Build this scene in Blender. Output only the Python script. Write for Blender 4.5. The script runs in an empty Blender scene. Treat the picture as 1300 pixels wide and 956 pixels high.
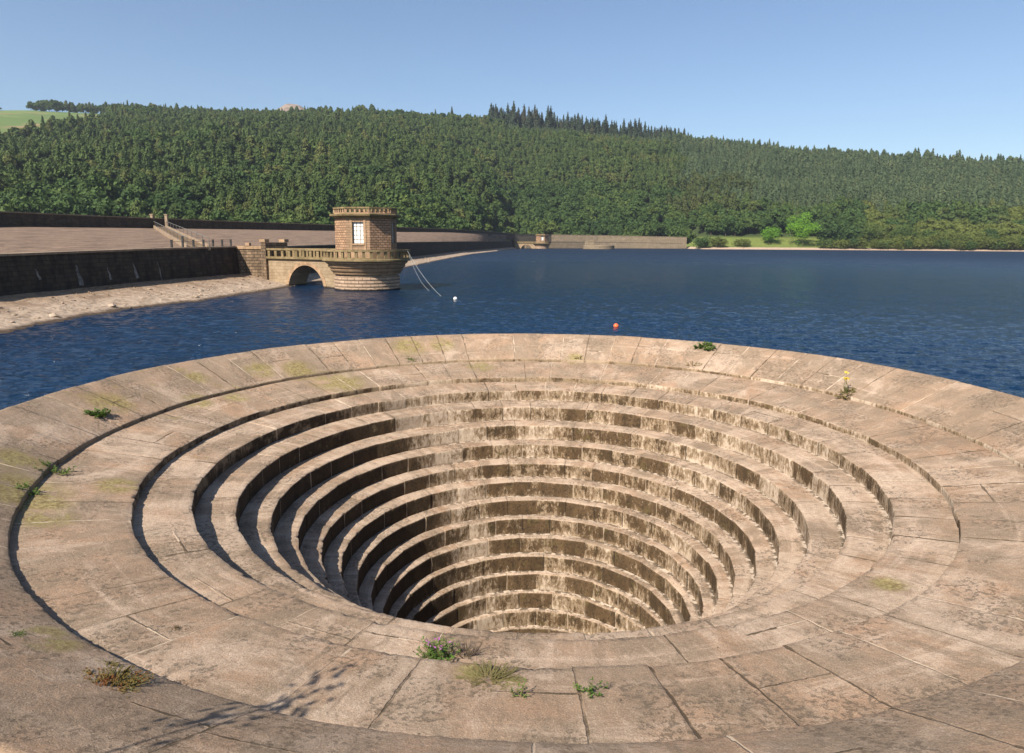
import bpy, bmesh, math, random
import numpy as np
from mathutils import Vector, Matrix, Euler, noise as mnoise
PI = math.pi
scene = bpy.context.scene
COL = scene.collection
rnd = random.Random(7)

# ------------------------------------------------------------ camera model
CH, CD, PITCH, FPX, YAW, ROLL = 3.8134, 15.9509, .1466, 867.0, -.039, .0048
WATER = -2.5
HAZE = .0001
def ray(px, py):
    a, b = px - 650, py - 433.5
    cr, sr = math.cos(ROLL), math.sin(ROLL)
    u = a * cr + b * sr; v = -a * sr + b * cr
    x1, fw, up = u / FPX, 1., -v / FPX
    cp, sp = math.cos(PITCH), math.sin(PITCH)
    y1 = fw * cp + up * sp; z = -fw * sp + up * cp
    cy, sy = math.cos(YAW), math.sin(YAW)
    return Vector((x1 * cy + y1 * sy, -x1 * sy + y1 * cy, z))
CAM = Vector((0, -CD, CH))
def at(px, py, z=WATER):
    r = ray(px, py); return CAM + r * ((z - CH) / r.z)
def atd(px, py, D):
    r = ray(px, py); return CAM + r * (D / r.y)
def lerp(a, b, t): return a + (b - a) * t
def pl(x, pts):
    if x <= pts[0][0]: return pts[0][1]
    for (a, b), (c, d) in zip(pts, pts[1:]):
        if x <= c: return b + (d - b) * (x - a) / (c - a)
    return pts[-1][1]

# ------------------------------------------------------------ object helpers
def tag(o, label=None, cat=None, group=None, kind=None):
    if label: o['label'] = label
    if cat: o['category'] = cat
    if group: o['group'] = group
    if kind: o['kind'] = kind
    return o
def empty(name, loc=(0, 0, 0), rz=0):
    o = bpy.data.objects.new(name, None); COL.objects.link(o)
    o.location = loc; o.rotation_euler = (0, 0, rz); o.empty_display_size = .3
    return o
class MB:
    def __init__(s): s.v = []; s.f = []; s.uv = []; s.m = []
    def face(s, pts, uvs=None, m=0):
        n = len(s.v); s.v += [tuple(p) for p in pts]; s.f.append(tuple(range(n, n + len(pts))))
        if uvs is None:
            P = [Vector(p) for p in pts]; nn = (P[1] - P[0]).cross(P[2] - P[0])
            if nn.length > 0: nn.normalize()
            if abs(nn.z) > .75: uvs = [(p.x, p.y) for p in P]
            else:
                t = Vector((-nn.y, nn.x, 0)); t.normalize(); uvs = [(p.dot(t), p.z) for p in P]
        s.uv += uvs; s.m.append(m)
    def hexa(s, b, t, m=0):      # b,t : 4 bottom pts, 4 top pts (ccw)
        b = [Vector(p) for p in b]; t = [Vector(p) for p in t]
        s.face([b[3], b[2], b[1], b[0]], m=m); s.face(t, m=m)
        for i in range(4):
            j = (i + 1) % 4; s.face([b[i], b[j], t[j], t[i]], m=m)
    def box(s, c, d, rz=0, m=0):
        c = Vector(c); x, y, z = d[0] / 2, d[1] / 2, d[2] / 2; cs, sn = math.cos(rz), math.sin(rz)
        q = [(-x, -y), (x, -y), (x, y), (-x, y)]
        w = [(c.x + a * cs - b * sn, c.y + a * sn + b * cs) for a, b in q]
        s.hexa([(a, b, c.z - z) for a, b in w], [(a, b, c.z + z) for a, b in w], m)
    def beam(s, p, q, wd, ht, m=0):   # box running from p to q
        p = Vector(p); q = Vector(q); d = (q - p); h = Vector((-d.y, d.x, 0))
        h = h.normalized() if h.length > 1e-6 else Vector((1, 0, 0)); u = h.cross(d.normalized()) * -1
        if u.z < 0: u = -u
        h = h * wd / 2; u = u * ht / 2
        s.hexa([p - h - u, q - h - u, q + h - u, p + h - u], [p - h + u, q - h + u, q + h + u, p + h + u], m)
    def tube(s, pts, r, n=8, m=0, cap=True):
        pts = [Vector(p) for p in pts]; R = r if isinstance(r, (list, tuple)) else [r] * len(pts)
        rings = []
        for i, p in enumerate(pts):
            d = (pts[min(i + 1, len(pts) - 1)] - pts[max(i - 1, 0)]).normalized()
            a = d.orthogonal().normalized(); b = d.cross(a)
            if i and rings:
                a0 = rings[-1][1]; a = (a0 - d * a0.dot(d)).normalized(); b = d.cross(a)
            rings.append(([p + (a * math.cos(2 * PI * k / n) + b * math.sin(2 * PI * k / n)) * R[i] for k in range(n)], a))
        for (A, _), (B, _) in zip(rings, rings[1:]):
            for k in range(n):
                j = (k + 1) % n; s.face([A[k], A[j], B[j], B[k]], m=m)
        if cap: s.face(rings[0][0][::-1], m=m); s.face(rings[-1][0], m=m)
    def rev(s, prof, c=(0, 0), n=64, m=0, a0=0, a1=2 * PI):
        L = 0; cum = [0]
        for a, b in zip(prof, prof[1:]): L += math.hypot(b[0] - a[0], b[1] - a[1]); cum.append(L)
        for k in range(n):
            t0 = a0 + (a1 - a0) * k / n; t1 = a0 + (a1 - a0) * (k + 1) / n
            for i in range(len(prof) - 1):
                (r0, z0), (r1, z1) = prof[i], prof[i + 1]; rm = max(r0, r1)
                P = [(c[0] + r0 * math.cos(t0), c[1] + r0 * math.sin(t0), z0), (c[0] + r0 * math.cos(t1), c[1] + r0 * math.sin(t1), z0),
                     (c[0] + r1 * math.cos(t1), c[1] + r1 * math.sin(t1), z1), (c[0] + r1 * math.cos(t0), c[1] + r1 * math.sin(t0), z1)]
                vv = (z0, z1) if abs(z1 - z0) > abs(r1 - r0) * .5 else (cum[i], cum[i + 1])
                s.face(P, [(t0 * rm, vv[0]), (t1 * rm, vv[0]), (t1 * rm, vv[1]), (t0 * rm, vv[1])], m)
    def build(s, name, mats, parent=None, smooth=False, merge=1e-4, loc=None):
        me = bpy.data.meshes.new(name); me.from_pydata(s.v, [], s.f)
        uv = me.uv_layers.new(name='UVMap'); uv.data.foreach_set('uv', np.array(s.uv, dtype='f').ravel())
        for m in (mats if isinstance(mats, (list, tuple)) else [mats]): me.materials.append(m)
        me.polygons.foreach_set('material_index', s.m)
        if merge:
            bm = bmesh.new(); bm.from_mesh(me); bmesh.ops.remove_doubles(bm, verts=bm.verts, dist=merge)
            bmesh.ops.recalc_face_normals(bm, faces=bm.faces) if smooth != 'keep' else None
            bm.to_mesh(me); bm.free()
        if smooth is True: me.polygons.foreach_set('use_smooth', [True] * len(me.polygons))
        me.update()
        o = bpy.data.objects.new(name, me); COL.objects.link(o)
        if parent: o.parent = parent
        if loc: o.location = loc
        return o

# ------------------------------------------------------------ node helpers
class NT:
    def __init__(s, name):
        s.mat = bpy.data.materials.new(name); s.mat.use_nodes = True; s.t = s.mat.node_tree
        s.n = s.t.nodes; s.l = s.t.links
        for x in list(s.n): s.n.remove(x)
        s.out = s.n.new('ShaderNodeOutputMaterial'); s.p = s.n.new('ShaderNodeBsdfPrincipled')
        s.l.new(s.p.outputs[0], s.out.inputs[0])
    def set(s, sock, v):
        if v is None: return
        if hasattr(v, 'is_output') or isinstance(v, bpy.types.NodeSocket): s.l.new(v, sock)
        else:
            if isinstance(v, (tuple, list)) and len(v) == 3 and sock.type == 'RGBA': v = (*v, 1)
            sock.default_value = v
    def m(s, op, a, b=None, c=None, clamp=False):
        n = s.n.new('ShaderNodeMath'); n.operation = op; n.use_clamp = clamp
        s.set(n.inputs[0], a); s.set(n.inputs[1], b); s.set(n.inputs[2], c); return n.outputs[0]
    def v(s, op, a, b=None, sc=None):
        n = s.n.new('ShaderNodeVectorMath'); n.operation = op
        s.set(n.inputs[0], a); s.set(n.inputs[1], b)
        if sc is not None: s.set(n.inputs['Scale'], sc)
        return n.outputs['Value'] if op in ('LENGTH', 'DISTANCE', 'DOT_PRODUCT') else n.outputs[0]
    def noise(s, vec, scale, detail=3, rough=.55, dist=0):
        n = s.n.new('ShaderNodeTexNoise'); s.set(n.inputs['Vector'], vec); s.set(n.inputs['Scale'], scale)
        n.inputs['Detail'].default_value = detail; n.inputs['Roughness'].default_value = rough; n.inputs['Distortion'].default_value = dist
        return n.outputs[0]
    def vor(s, vec, scale, feat='F1', out='Distance'):
        n = s.n.new('ShaderNodeTexVoronoi'); n.feature = feat; s.set(n.inputs['Vector'], vec); s.set(n.inputs['Scale'], scale); return n.outputs[out]
    def wn(s, w):
        n = s.n.new('ShaderNodeTexWhiteNoise'); n.noise_dimensions = '1D'; s.set(n.inputs['W'], w); return n.outputs['Value']
    def ss(s, x, a, b, lo=0., hi=1.):      # smoothstep map
        n = s.n.new('ShaderNodeMapRange'); n.interpolation_type = 'SMOOTHSTEP'
        s.set(n.inputs[0], x)
        for i, q in zip((1, 2, 3, 4), (a, b, lo, hi)): s.set(n.inputs[i], q)
        return n.outputs[0]
    def mix(s, f, a, b, mode='MIX'):
        n = s.n.new('ShaderNodeMix'); n.data_type = 'RGBA'; n.blend_type = mode
        s.set(n.inputs[0], f); s.set(n.inputs[6], a); s.set(n.inputs[7], b); return n.outputs[2]
    def xyz(s, vec):
        n = s.n.new('ShaderNodeSeparateXYZ'); s.set(n.inputs[0], vec); return n.outputs
    def comb(s, x, y, z):
        n = s.n.new('ShaderNodeCombineXYZ'); s.set(n.inputs[0], x); s.set(n.inputs[1], y); s.set(n.inputs[2], z); return n.outputs[0]
    def pos(s): return s.n.new('ShaderNodeNewGeometry').outputs['Position']
    def obj(s): return s.n.new('ShaderNodeTexCoord').outputs['Object']
    def uv(s): return s.n.new('ShaderNodeTexCoord').outputs['UV']
    def attr(s, nm):
        n = s.n.new('ShaderNodeAttribute'); n.attribute_name = nm; return n.outputs['Fac']
    def orand(s): return s.n.new('ShaderNodeObjectInfo').outputs['Random']
    def fin(s, col, rough=.85, bump=None, bd=.02, spec=.3, metal=0, bs=1.):
        s.set(s.p.inputs['Base Color'], col); s.set(s.p.inputs['Roughness'], rough)
        s.set(s.p.inputs['Specular IOR Level'], spec); s.set(s.p.inputs['Metallic'], metal)
        if bump is not None:
            b = s.n.new('ShaderNodeBump'); b.inputs['Distance'].default_value = bd; b.inputs['Strength'].default_value = bs
            s.set(b.inputs['Height'], bump); s.l.new(b.outputs[0], s.p.inputs['Normal'])
        return s.mat
def plain(name, col, rough=.7, var=.25, scale=3, metal=0):
    t = NT(name); n = t.noise(t.obj(), scale, 4)
    c = t.mix(t.ss(n, .3, .7), tuple(x * (1 - var) for x in col), tuple(min(1, x * (1 + var)) for x in col))
    return t.fin(c, rough, metal=metal)

# ------------------------------------------------------------ materials
# profile of the bellmouth, (radius, top z of riser, bottom z of riser), metres, crest at z=0
RINGS = [(10.273, -.736, -.843), (8.576, -1.126, -1.289), (7.576, -1.398, -1.743), (6.775, -1.801, -2.241), (6.111, -2.266, -2.72),
         (5.563, -2.745, -3.18), (5.107, -3.247, -3.66), (4.691, -3.70, -4.15), (4.337, -4.165, -4.63), (4.015, -4.635, -5.10),
         (3.757, -5.12, -5.59), (3.52, -5.60, -6.07), (3.345, -6.09, -6.58), (3.20, -6.62, -7.10), (3.06, -7.12, -7.58)]
def prof_z(r):
    pts = [(12.2, 0)]
    for (rr, a, b) in RINGS: pts += [(rr + .0001, a), (rr, b)]
    pts = sorted(pts); return pl(r, pts)
def surf(px, py):
    r = ray(px, py); t = 3.0
    while t < 60:
        p = CAM + r * t
        if p.z <= prof_z(min(12.2, math.hypot(p.x, p.y))): return p
        t += .01
    return p
def stone_material():
    t = NT('bellmouth_stone'); P = t.obj(); x, y, z = t.xyz(P)[0:3]
    xy = t.comb(x, y, 0.); r = t.v('LENGTH', xy); th = t.m('ARCTAN2', y, x)
    N = t.attr('nb'); ph = t.attr('ph'); W = t.attr('tw'); pv = t.attr('pv'); isr = t.attr('isr'); K = t.attr('kk')
    dirv = t.v('NORMALIZE', xy)
    pol = t.v('ADD', t.v('SCALE', dirv, sc=9.), t.comb(0., 0., t.m('MULTIPLY', r, .9)))       # stretched along the radius
    cir = t.v('ADD', t.v('SCALE', dirv, sc=2.2), t.comb(0., 0., t.m('MULTIPLY', r, 2.4)))      # stretched around the ring
    a = t.m('ADD', t.m('MULTIPLY', t.m('DIVIDE', th, 2 * PI), N), ph)
    a = t.m('ADD', a, t.m('MULTIPLY', t.m('SUBTRACT', t.noise(P, 2.2, 3), .5), .05))
    fr = t.m('FRACT', a); arc = t.m('DIVIDE', t.m('MULTIPLY', r, 2 * PI), N)
    e = t.m('MULTIPLY', t.m('MINIMUM', fr, t.m('SUBTRACT', 1., fr)), arc)
    seed = t.m('MULTIPLY', K, 37.3)
    h1 = t.wn(t.m('ADD', t.m('ROUND', a), seed)); cell = t.m('ADD', t.m('FLOOR', a), t.m('ADD', seed, .5))
    hc = t.wn(cell); h2 = t.wn(t.m('ADD', cell, 311.7)); h3 = t.wn(t.m('ADD', cell, 911.3))
    n_l = t.noise(P, .55, 4, .6); n_m = t.noise(P, 2.3, 5, .65); n_f = t.noise(P, 14, 5, .7); n_g = t.noise(P, 60, 4, .75)
    n_p = t.noise(pol, 1.0, 6, .65, .4); n_p2 = t.noise(pol, 3.2, 6, .7); n_c = t.noise(cir, 1.3, 5, .65, .6); n_c2 = t.noise(cir, 5.5, 5, .7)
    # treads
    pink = (.40, .262, .172); pale = (.53, .40, .30); grey = (.27, .20, .14); rust = (.34, .19, .105)
    c = t.mix(t.ss(n_p, .38, .66), grey, pink)
    c = t.mix(t.ss(t.m('ADD', n_c, t.m('MULTIPLY', t.ss(K, .5, 3.), .085)), .54, .72), c, pale)
    c = t.mix(t.m('MULTIPLY', t.ss(t.noise(P, 4.5, 6, .75, .8), .52, .64), .45), c, (.25, .19, .135))
    c = t.mix(t.m('MULTIPLY', t.ss(t.noise(t.v('ADD', P, (7., 3., 1.)), 7., 6, .75, .5), .54, .64), .4), c, pale)
    c = t.mix(t.m('MULTIPLY', t.ss(n_l, .54, .72), .5), c, rust)
    c = t.mix(t.m('MULTIPLY', t.ss(n_p2, .5, .8), .5), c, pale)
    c = t.mix(t.m('MULTIPLY', t.ss(n_c2, .54, .7), .35), c, (.24, .18, .13))
    c = t.mix(t.m('MULTIPLY', t.ss(hc, .0, 1.), .38), c, (.255, .2, .15))
    # large bleached and weathered areas running down the slabs
    big = t.noise(t.v('ADD', t.v('SCALE', dirv, sc=5.), t.comb(0., 3., t.m('MULTIPLY', r, .35))), 1.1, 7, .68, .8)
    big2 = t.noise(t.v('ADD', t.v('SCALE', dirv, sc=26.), t.comb(5., 0., t.m('MULTIPLY', r, 1.1))), 1.0, 7, .75, .6)
    c = t.mix(t.m('MULTIPLY', t.ss(t.m('ADD', big, t.m('MULTIPLY', t.ss(K, .5, 2.), .07)), .53, .64), .55), c, t.mix(t.ss(n_f, .35, .65), (.47, .355, .265), (.66, .53, .42)))
    c = t.mix(t.m('MULTIPLY', t.ss(big, .47, .37), .5), c, (.20, .148, .105))
    c = t.mix(t.m('MULTIPLY', t.ss(big2, .53, .64), .55), c, (.185, .14, .1))
    c = t.mix(t.m('MULTIPLY', t.ss(big2, .44, .35), .35), c, (.58, .455, .35))
    # exposed dark aggregate in patches
    agg = t.m('MULTIPLY', t.ss(t.noise(P, .9, 3), .48, .56), t.ss(n_f, .49, .60))
    c = t.mix(t.m('MULTIPLY', agg, .75), c, (.105, .082, .06))
    c = t.mix(t.m('MULTIPLY', t.ss(n_g, .46, .66), .55), c, (.16, .115, .08))
    c = t.mix(t.m('MULTIPLY', t.ss(n_g, .5, .32), .3), c, (.66, .54, .43))
    spots = t.ss(t.vor(P, 5.0), .10, .04); c = t.mix(t.m('MULTIPLY', spots, t.ss(n_m, .46, .58)), c, (.09, .07, .045))
    # moss and lichen
    moss = t.m('MULTIPLY', t.ss(t.m('ADD', t.noise(P, 1.1, 6, .75), t.ss(x, -4., -10., -.05, .055)), .64, .72), .7)
    for (mx, my, mr) in ((430, 486, 1.25), (140, 512, .8), (22, 622, 1.15), (150, 617, .6), (20, 585, .7), (250, 512, .6), (380, 470, .8), (300, 505, .5), (560, 438, .7), (60, 660, .6), (520, 441, .9), (45, 640, .8), (610, 466, .7), (250, 480, .5), (330, 470, .7), (1128, 742, .35), (70, 820, .35), (60, 803, .3), (730, 455, .5), (600, 852, .3)):
        p = surf(mx, my); d = t.v('DISTANCE', P, tuple(p))
        w = t.m('MULTIPLY', t.ss(d, mr, mr * .35), t.ss(t.m('ADD', n_m, t.m('MULTIPLY', n_f, .35)), .50, .70))
        moss = t.m('MAXIMUM', moss, w)
    mossc = t.mix(t.ss(n_f, .4, .6), (.15, .11, .035), (.34, .29, .12))
    c = t.mix(t.m('MULTIPLY', moss, .8), c, mossc)
    # white crust and grime at the foot of each riser
    foot = t.m('MULTIPLY', t.ss(t.m('ADD', t.m('MULTIPLY', pv, W), t.m('MULTIPLY', t.m('SUBTRACT', n_f, .5), .16)), .13, .03), t.m('MULTIPLY', t.ss(K, 1.5, 3.5), t.ss(t.m('DIVIDE', x, r), -.85, -.35)))
    c = t.mix(t.m('MULTIPLY', foot, .85), c, t.mix(t.ss(t.noise(P, 6, 3), .47, .56), (.09, .07, .05), (.56, .47, .38)))
    # radial and cross joints
    jw = t.m('ADD', .003, t.m('MULTIPLY', t.ss(n_m, .42, .7), .020))
    j1 = t.m('MULTIPLY', t.ss(e, t.m('ADD', jw, .012), jw), t.m('GREATER_THAN', h1, .20))
    cc = t.m('ADD', .34, t.m('MULTIPLY', h2, .34))
    ce = t.m('MULTIPLY', t.m('ABSOLUTE', t.m('SUBTRACT', pv, cc)), W)
    j2 = t.m('MULTIPLY', t.ss(ce, t.m('ADD', jw, .01), jw), t.m('MULTIPLY', t.m('GREATER_THAN', h3, .74), t.m('GREATER_THAN', W, .95)))
    lowk = t.ss(K, 4.2, 2.2, .35, 1.)
    j = t.m('MULTIPLY', t.m('MAXIMUM', j1, j2), lowk)
    worn = t.ss(t.noise(P, 1.7, 4), .40, .55)
    jc = t.mix(t.m('GREATER_THAN', h1, .62), (.11, .08, .052), (.55, .44, .33))
    tread = t.mix(t.m('MULTIPLY', j, t.m('ADD', .12, t.m('MULTIPLY', worn, .88))), c, jc)
    # risers
    sv = t.comb(x, y, t.m('MULTIPLY', z, .38))
    s1 = t.noise(sv, 3.0, 6, .68, .2); s2 = t.noise(sv, 11, 5, .72); s3 = t.noise(t.v('MULTIPLY', P, (1., 1., .7)), 6, 6, .75, .6)
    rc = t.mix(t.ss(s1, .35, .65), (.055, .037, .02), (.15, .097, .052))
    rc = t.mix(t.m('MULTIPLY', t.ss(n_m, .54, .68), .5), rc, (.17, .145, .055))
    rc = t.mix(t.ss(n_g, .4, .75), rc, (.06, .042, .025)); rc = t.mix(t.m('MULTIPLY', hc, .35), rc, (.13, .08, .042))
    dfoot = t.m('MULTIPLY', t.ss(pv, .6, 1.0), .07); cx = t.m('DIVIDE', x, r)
    seep = t.v('DOT_PRODUCT', dirv, (math.cos(math.radians(121)), math.sin(math.radians(121)), 0.))
    cr_ = t.m('ADD', t.m('ADD', t.m('MULTIPLY', s2, .30), t.m('MULTIPLY', s1, .34)), t.m('MULTIPLY', s3, .36))
    cr_ = t.m('ADD', cr_, t.m('MULTIPLY', t.m('SUBTRACT', h2, .5), .15)); cr_ = t.m('ADD', cr_, dfoot)
    cr_ = t.m('ADD', cr_, t.m('MULTIPLY', t.m('SUBTRACT', n_l, .5), .35)); cr_ = t.m('ADD', cr_, t.ss(seep, .972, .993, 0., .11))
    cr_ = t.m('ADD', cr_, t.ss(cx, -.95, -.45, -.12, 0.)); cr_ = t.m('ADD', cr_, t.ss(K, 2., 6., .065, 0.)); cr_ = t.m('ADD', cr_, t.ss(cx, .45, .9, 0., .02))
    mid = t.mix(t.ss(s2, .4, .62), (.22, .155, .095), (.33, .25, .17))
    rc = t.mix(t.ss(cr_, .515, .575), rc, mid); rc = t.mix(t.ss(cr_, .59, .68), rc, t.mix(t.ss(s2, .35, .65), (.42, .33, .24), (.56, .46, .36)))
    rc = t.mix(t.m('MULTIPLY', t.ss(t.m('ADD', t.m('MULTIPLY', n_f, .6), t.m('MULTIPLY', s3, .4)), .50, .57), t.m('MULTIPLY', t.ss(cr_, .68, .5), .8)), rc, (.045, .032, .02))
    rc = t.mix(t.ss(cx, -.45, -.9, 0., .6), rc, (.03, .023, .016))  # left risers darkened: algae stain, with deepened shade also put into the colour
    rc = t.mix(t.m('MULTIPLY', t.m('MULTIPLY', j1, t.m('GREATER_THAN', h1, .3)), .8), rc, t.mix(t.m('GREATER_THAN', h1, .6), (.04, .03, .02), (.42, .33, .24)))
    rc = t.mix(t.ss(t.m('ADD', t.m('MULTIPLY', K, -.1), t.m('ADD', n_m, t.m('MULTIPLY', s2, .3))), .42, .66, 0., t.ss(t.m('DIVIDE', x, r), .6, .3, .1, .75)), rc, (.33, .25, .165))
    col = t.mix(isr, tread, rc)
    hb = t.m('ADD', t.m('MULTIPLY', n_f, .6), t.m('MULTIPLY', n_g, .3)); hb = t.m('ADD', hb, t.m('MULTIPLY', n_m, .5))
    hb = t.m('SUBTRACT', hb, t.m('MULTIPLY', t.m('MAXIMUM', j1, j2), .45)); hb = t.m('SUBTRACT', hb, t.m('MULTIPLY', agg, .2))
    col = t.mix(1., col, (.80, .795, .785), 'MULTIPLY')
    return t.fin(col, .9, hb, .03, .18)

def masonry(name, c1, c2, mort, bw=.8, bh=.35, ms=.02, stain=(.03, .025, .02), st=.5, wet=True, bump=.04, mottle=.4):
    t = NT(name); uv = t.uv(); P = t.pos()
    uvn = t.v('ADD', uv, t.v('SCALE', t.v('SUBTRACT', t.comb(t.noise(P, 2, 2), t.noise(t.v('ADD', P, (9, 3, 5)), 2, 2), 0.), (.5, .5, 0.)), sc=.05))
    b = t.n.new('ShaderNodeTexBrick'); b.offset = .5; b.squash = 1
    t.set(b.inputs['Vector'], uvn); b.inputs['Scale'].default_value = 1
    for k, c in (('Color1', (0, 0, 0, 1)), ('Color2', (1, 1, 1, 1)), ('Mortar', (.5, .5, .5, 1))): b.inputs[k].default_value = c
    b.inputs['Mortar Size'].default_value = ms; b.inputs['Mortar Smooth'].default_value = .3
    b.inputs['Brick Width'].default_value = bw; b.inputs['Row Height'].default_value = bh
    n1 = t.noise(P, 1.3, 5, .65); n2 = t.noise(P, 9, 4, .7); n3 = t.noise(t.v('MULTIPLY', P, (1, 1, .2)), 1.1, 5, .65)
    c = t.mix(b.outputs[0], c1, c2)
    c = t.mix(t.m('MULTIPLY', t.ss(n2, .4, .7), mottle), c, tuple(q * .45 for q in c1))
    c = t.mix(b.outputs['Fac'], c, mort)
    c = t.mix(t.m('MULTIPLY', t.ss(t.m('ADD', t.m('MULTIPLY', n3, .6), t.m('MULTIPLY', n1, .4)), .42, .6), st), c, stain)
    if wet: c = t.mix(t.ss(t.m('ADD', t.xyz(P)[2], t.m('MULTIPLY', n1, .5)), WATER + .55, WATER + .35), c, (.035, .028, .02))
    c = t.mix(1., c, (.86, .83, .81), 'MULTIPLY')
    h = t.m('ADD', t.m('MULTIPLY', b.outputs['Fac'], -1.), t.m('ADD', t.m('MULTIPLY', n2, .6), t.m('MULTIPLY', b.outputs[0], .5)))
    return t.fin(c, .9, h, bump, .2)

M = {}
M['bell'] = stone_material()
M['tower'] = masonry('tower_ashlar', (.37, .255, .168), (.29, .20, .13), (.16, .11, .07), .75, .30, .016, (.2, .14, .085), .3, mottle=.22)
M['tower_rough'] = masonry('tower_rock_faced', (.52, .34, .22), (.34, .215, .135), (.15, .10, .065), .62, .30, .04, (.14, .1, .065), .25, bump=.14, mottle=.45)
M['smooth'] = masonry('dressed_stone', (.46, .32, .205), (.37, .255, .16), (.2, .14, .09), 1.1, .6, .008, (.15, .11, .065), .5, bump=.015)
M['mossy'] = masonry('mossy_dressed_stone', (.29, .225, .125), (.22, .168, .09), (.1, .08, .045), 1.3, .9, .008, (.10, .085, .04), .6, bump=.02)
M['drum'] = masonry('drum_stone', (.52, .39, .29), (.43, .32, .235), (.12, .09, .06), 1.0, .42, .03, (.2, .15, .1), .35, bump=.12)
M['spandrel'] = masonry('spandrel_stone', (.39, .31, .21), (.30, .235, .155), (.2, .15, .09), .9, .45, .01, (.2, .15, .09), .5, bump=.02)
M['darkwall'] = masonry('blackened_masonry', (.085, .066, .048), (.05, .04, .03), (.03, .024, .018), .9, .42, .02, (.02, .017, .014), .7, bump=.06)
M['abut'] = masonry('abutment_masonry', (.33, .24, .16), (.2, .145, .095), (.06, .045, .03), .85, .42, .03, (.055, .042, .03), .6, bump=.1, mottle=.7)
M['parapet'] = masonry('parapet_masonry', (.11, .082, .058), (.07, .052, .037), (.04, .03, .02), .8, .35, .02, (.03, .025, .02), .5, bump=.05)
M['coping'] = masonry('coping_stone', (.36, .28, .2), (.28, .21, .15), (.1, .08, .05), 1.4, 5., .02, (.15, .12, .08), .5, wet=False, bump=.02)
M['farwall'] = masonry('far_wall_masonry', (.30, .245, .175), (.235, .19, .135), (.15, .12, .09), 3.0, 1.2, .06, (.13, .11, .07), .55, bump=.1)

def pitching():
    t = NT('stone_pitching'); uv = t.uv(); P = t.pos()
    b = t.n.new('ShaderNodeTexBrick'); t.set(b.inputs['Vector'], uv); b.inputs['Scale'].default_value = 1
    for k, c in (('Color1', (0, 0, 0, 1)), ('Color2', (1, 1, 1, 1)), ('Mortar', (0, 0, 0, 1))): b.inputs[k].default_value = c
    b.inputs['Mortar Size'].default_value = .12; b.inputs['Brick Width'].default_value = 3.2; b.inputs['Row Height'].default_value = 1.6
    n1 = t.noise(P, .25, 5, .6); n2 = t.noise(t.v('MULTIPLY', uv, (.13, .42, 1.)), 1., 8, .72); P = P
    c = t.mix(t.xyz(t.vor(t.v('MULTIPLY', uv, (.8, 1.6, 1.)), 1., out='Color'))[0], (.17, .122, .09), (.255, .185, .138))
    c = t.mix(t.m('MULTIPLY', t.ss(n1, .45, .65), .5), c, (.16, .12, .09))
    c = t.mix(t.m('MULTIPLY', t.ss(n2, .46, .60), .8), c, (.10, .075, .058))
    return t.fin(t.mix(1., c, (.83, .81, .80), 'MULTIPLY'), .95, n2, .15, .15)
M['pitch'] = pitching()
def beachmat():
    t = NT('exposed_shore'); P = t.pos(); z = t.xyz(P)[2]; n1 = t.noise(P, .35, 5, .65); n2 = t.noise(P, 2.6, 5, .7)
    v1 = t.vor(t.v('MULTIPLY', P, (1, 1, 1.5)), 1.1, out='Color')
    c = t.mix(t.ss(n1, .4, .6), (.19, .135, .095), (.29, .22, .165)); c = t.mix(t.m('MULTIPLY', t.ss(t.m('ADD', z, t.m('MULTIPLY', n1, .5)), WATER + 1.15, WATER + .75), .65), c, (.36, .29, .225)); c = t.mix(t.m('MULTIPLY', t.ss(n2, .42, .62), .75), c, (.15, .105, .07))
    c = t.mix(t.m('MULTIPLY', t.ss(t.xyz(v1)[0], .2, .8), .35), c, (.42, .34, .27))
    up = t.m('ADD', z, t.m('MULTIPLY', n1, .9))
    c = t.mix(t.ss(up, WATER + 1.2, WATER + 2.1), c, t.mix(t.ss(n2, .4, .6), (.13, .088, .05), (.28, .19, .12)))
    c = t.mix(t.ss(t.m('ADD', z, t.m('MULTIPLY', n2, .35)), WATER + .38, WATER + .22), c, (.055, .038, .026))
    return t.fin(c, .92, t.m('ADD', t.m('MULTIPLY', t.vor(P, 1.4), -.8), n2), .12, .2)
M['beach'] = beachmat()

def watermat():
    t = NT('reservoir_water'); P = t.pos()
    d = t.v('LENGTH', t.v('SUBTRACT', P, tuple(CAM)))
    Pa = t.v('MULTIPLY', P, (.55, 1.15, 1)); Pb = t.v('MULTIPLY', P, (.8, 1.0, 1))
    w1 = t.noise(Pa, .95, 4, .6, .3); w2 = t.noise(Pb, 1.9, 5, .65, .5); w3 = t.noise(t.v('MULTIPLY', P, (.05, .16, 1)), .6, 3, .6)
    h = t.m('ADD', t.m('MULTIPLY', w1, 1.), t.m('MULTIPLY', w2, .42))
    h = t.m('MULTIPLY', t.m('MULTIPLY', h, t.ss(w3, .2, .7, .65, 1.25)), t.m('ADD', .7, t.m('MINIMUM', t.m('MULTIPLY', t.v('LENGTH', P), .011), 5.)))
    c = t.mix(t.ss(w3, .3, .7), (.0014, .012, .036), (.0024, .018, .050))
    t.p.inputs['IOR'].default_value = 1.33
    return t.fin(c, t.ss(t.v('LENGTH', P), 40., 420., .12, .5), h, .45, .5)
M['water'] = watermat()

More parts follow.
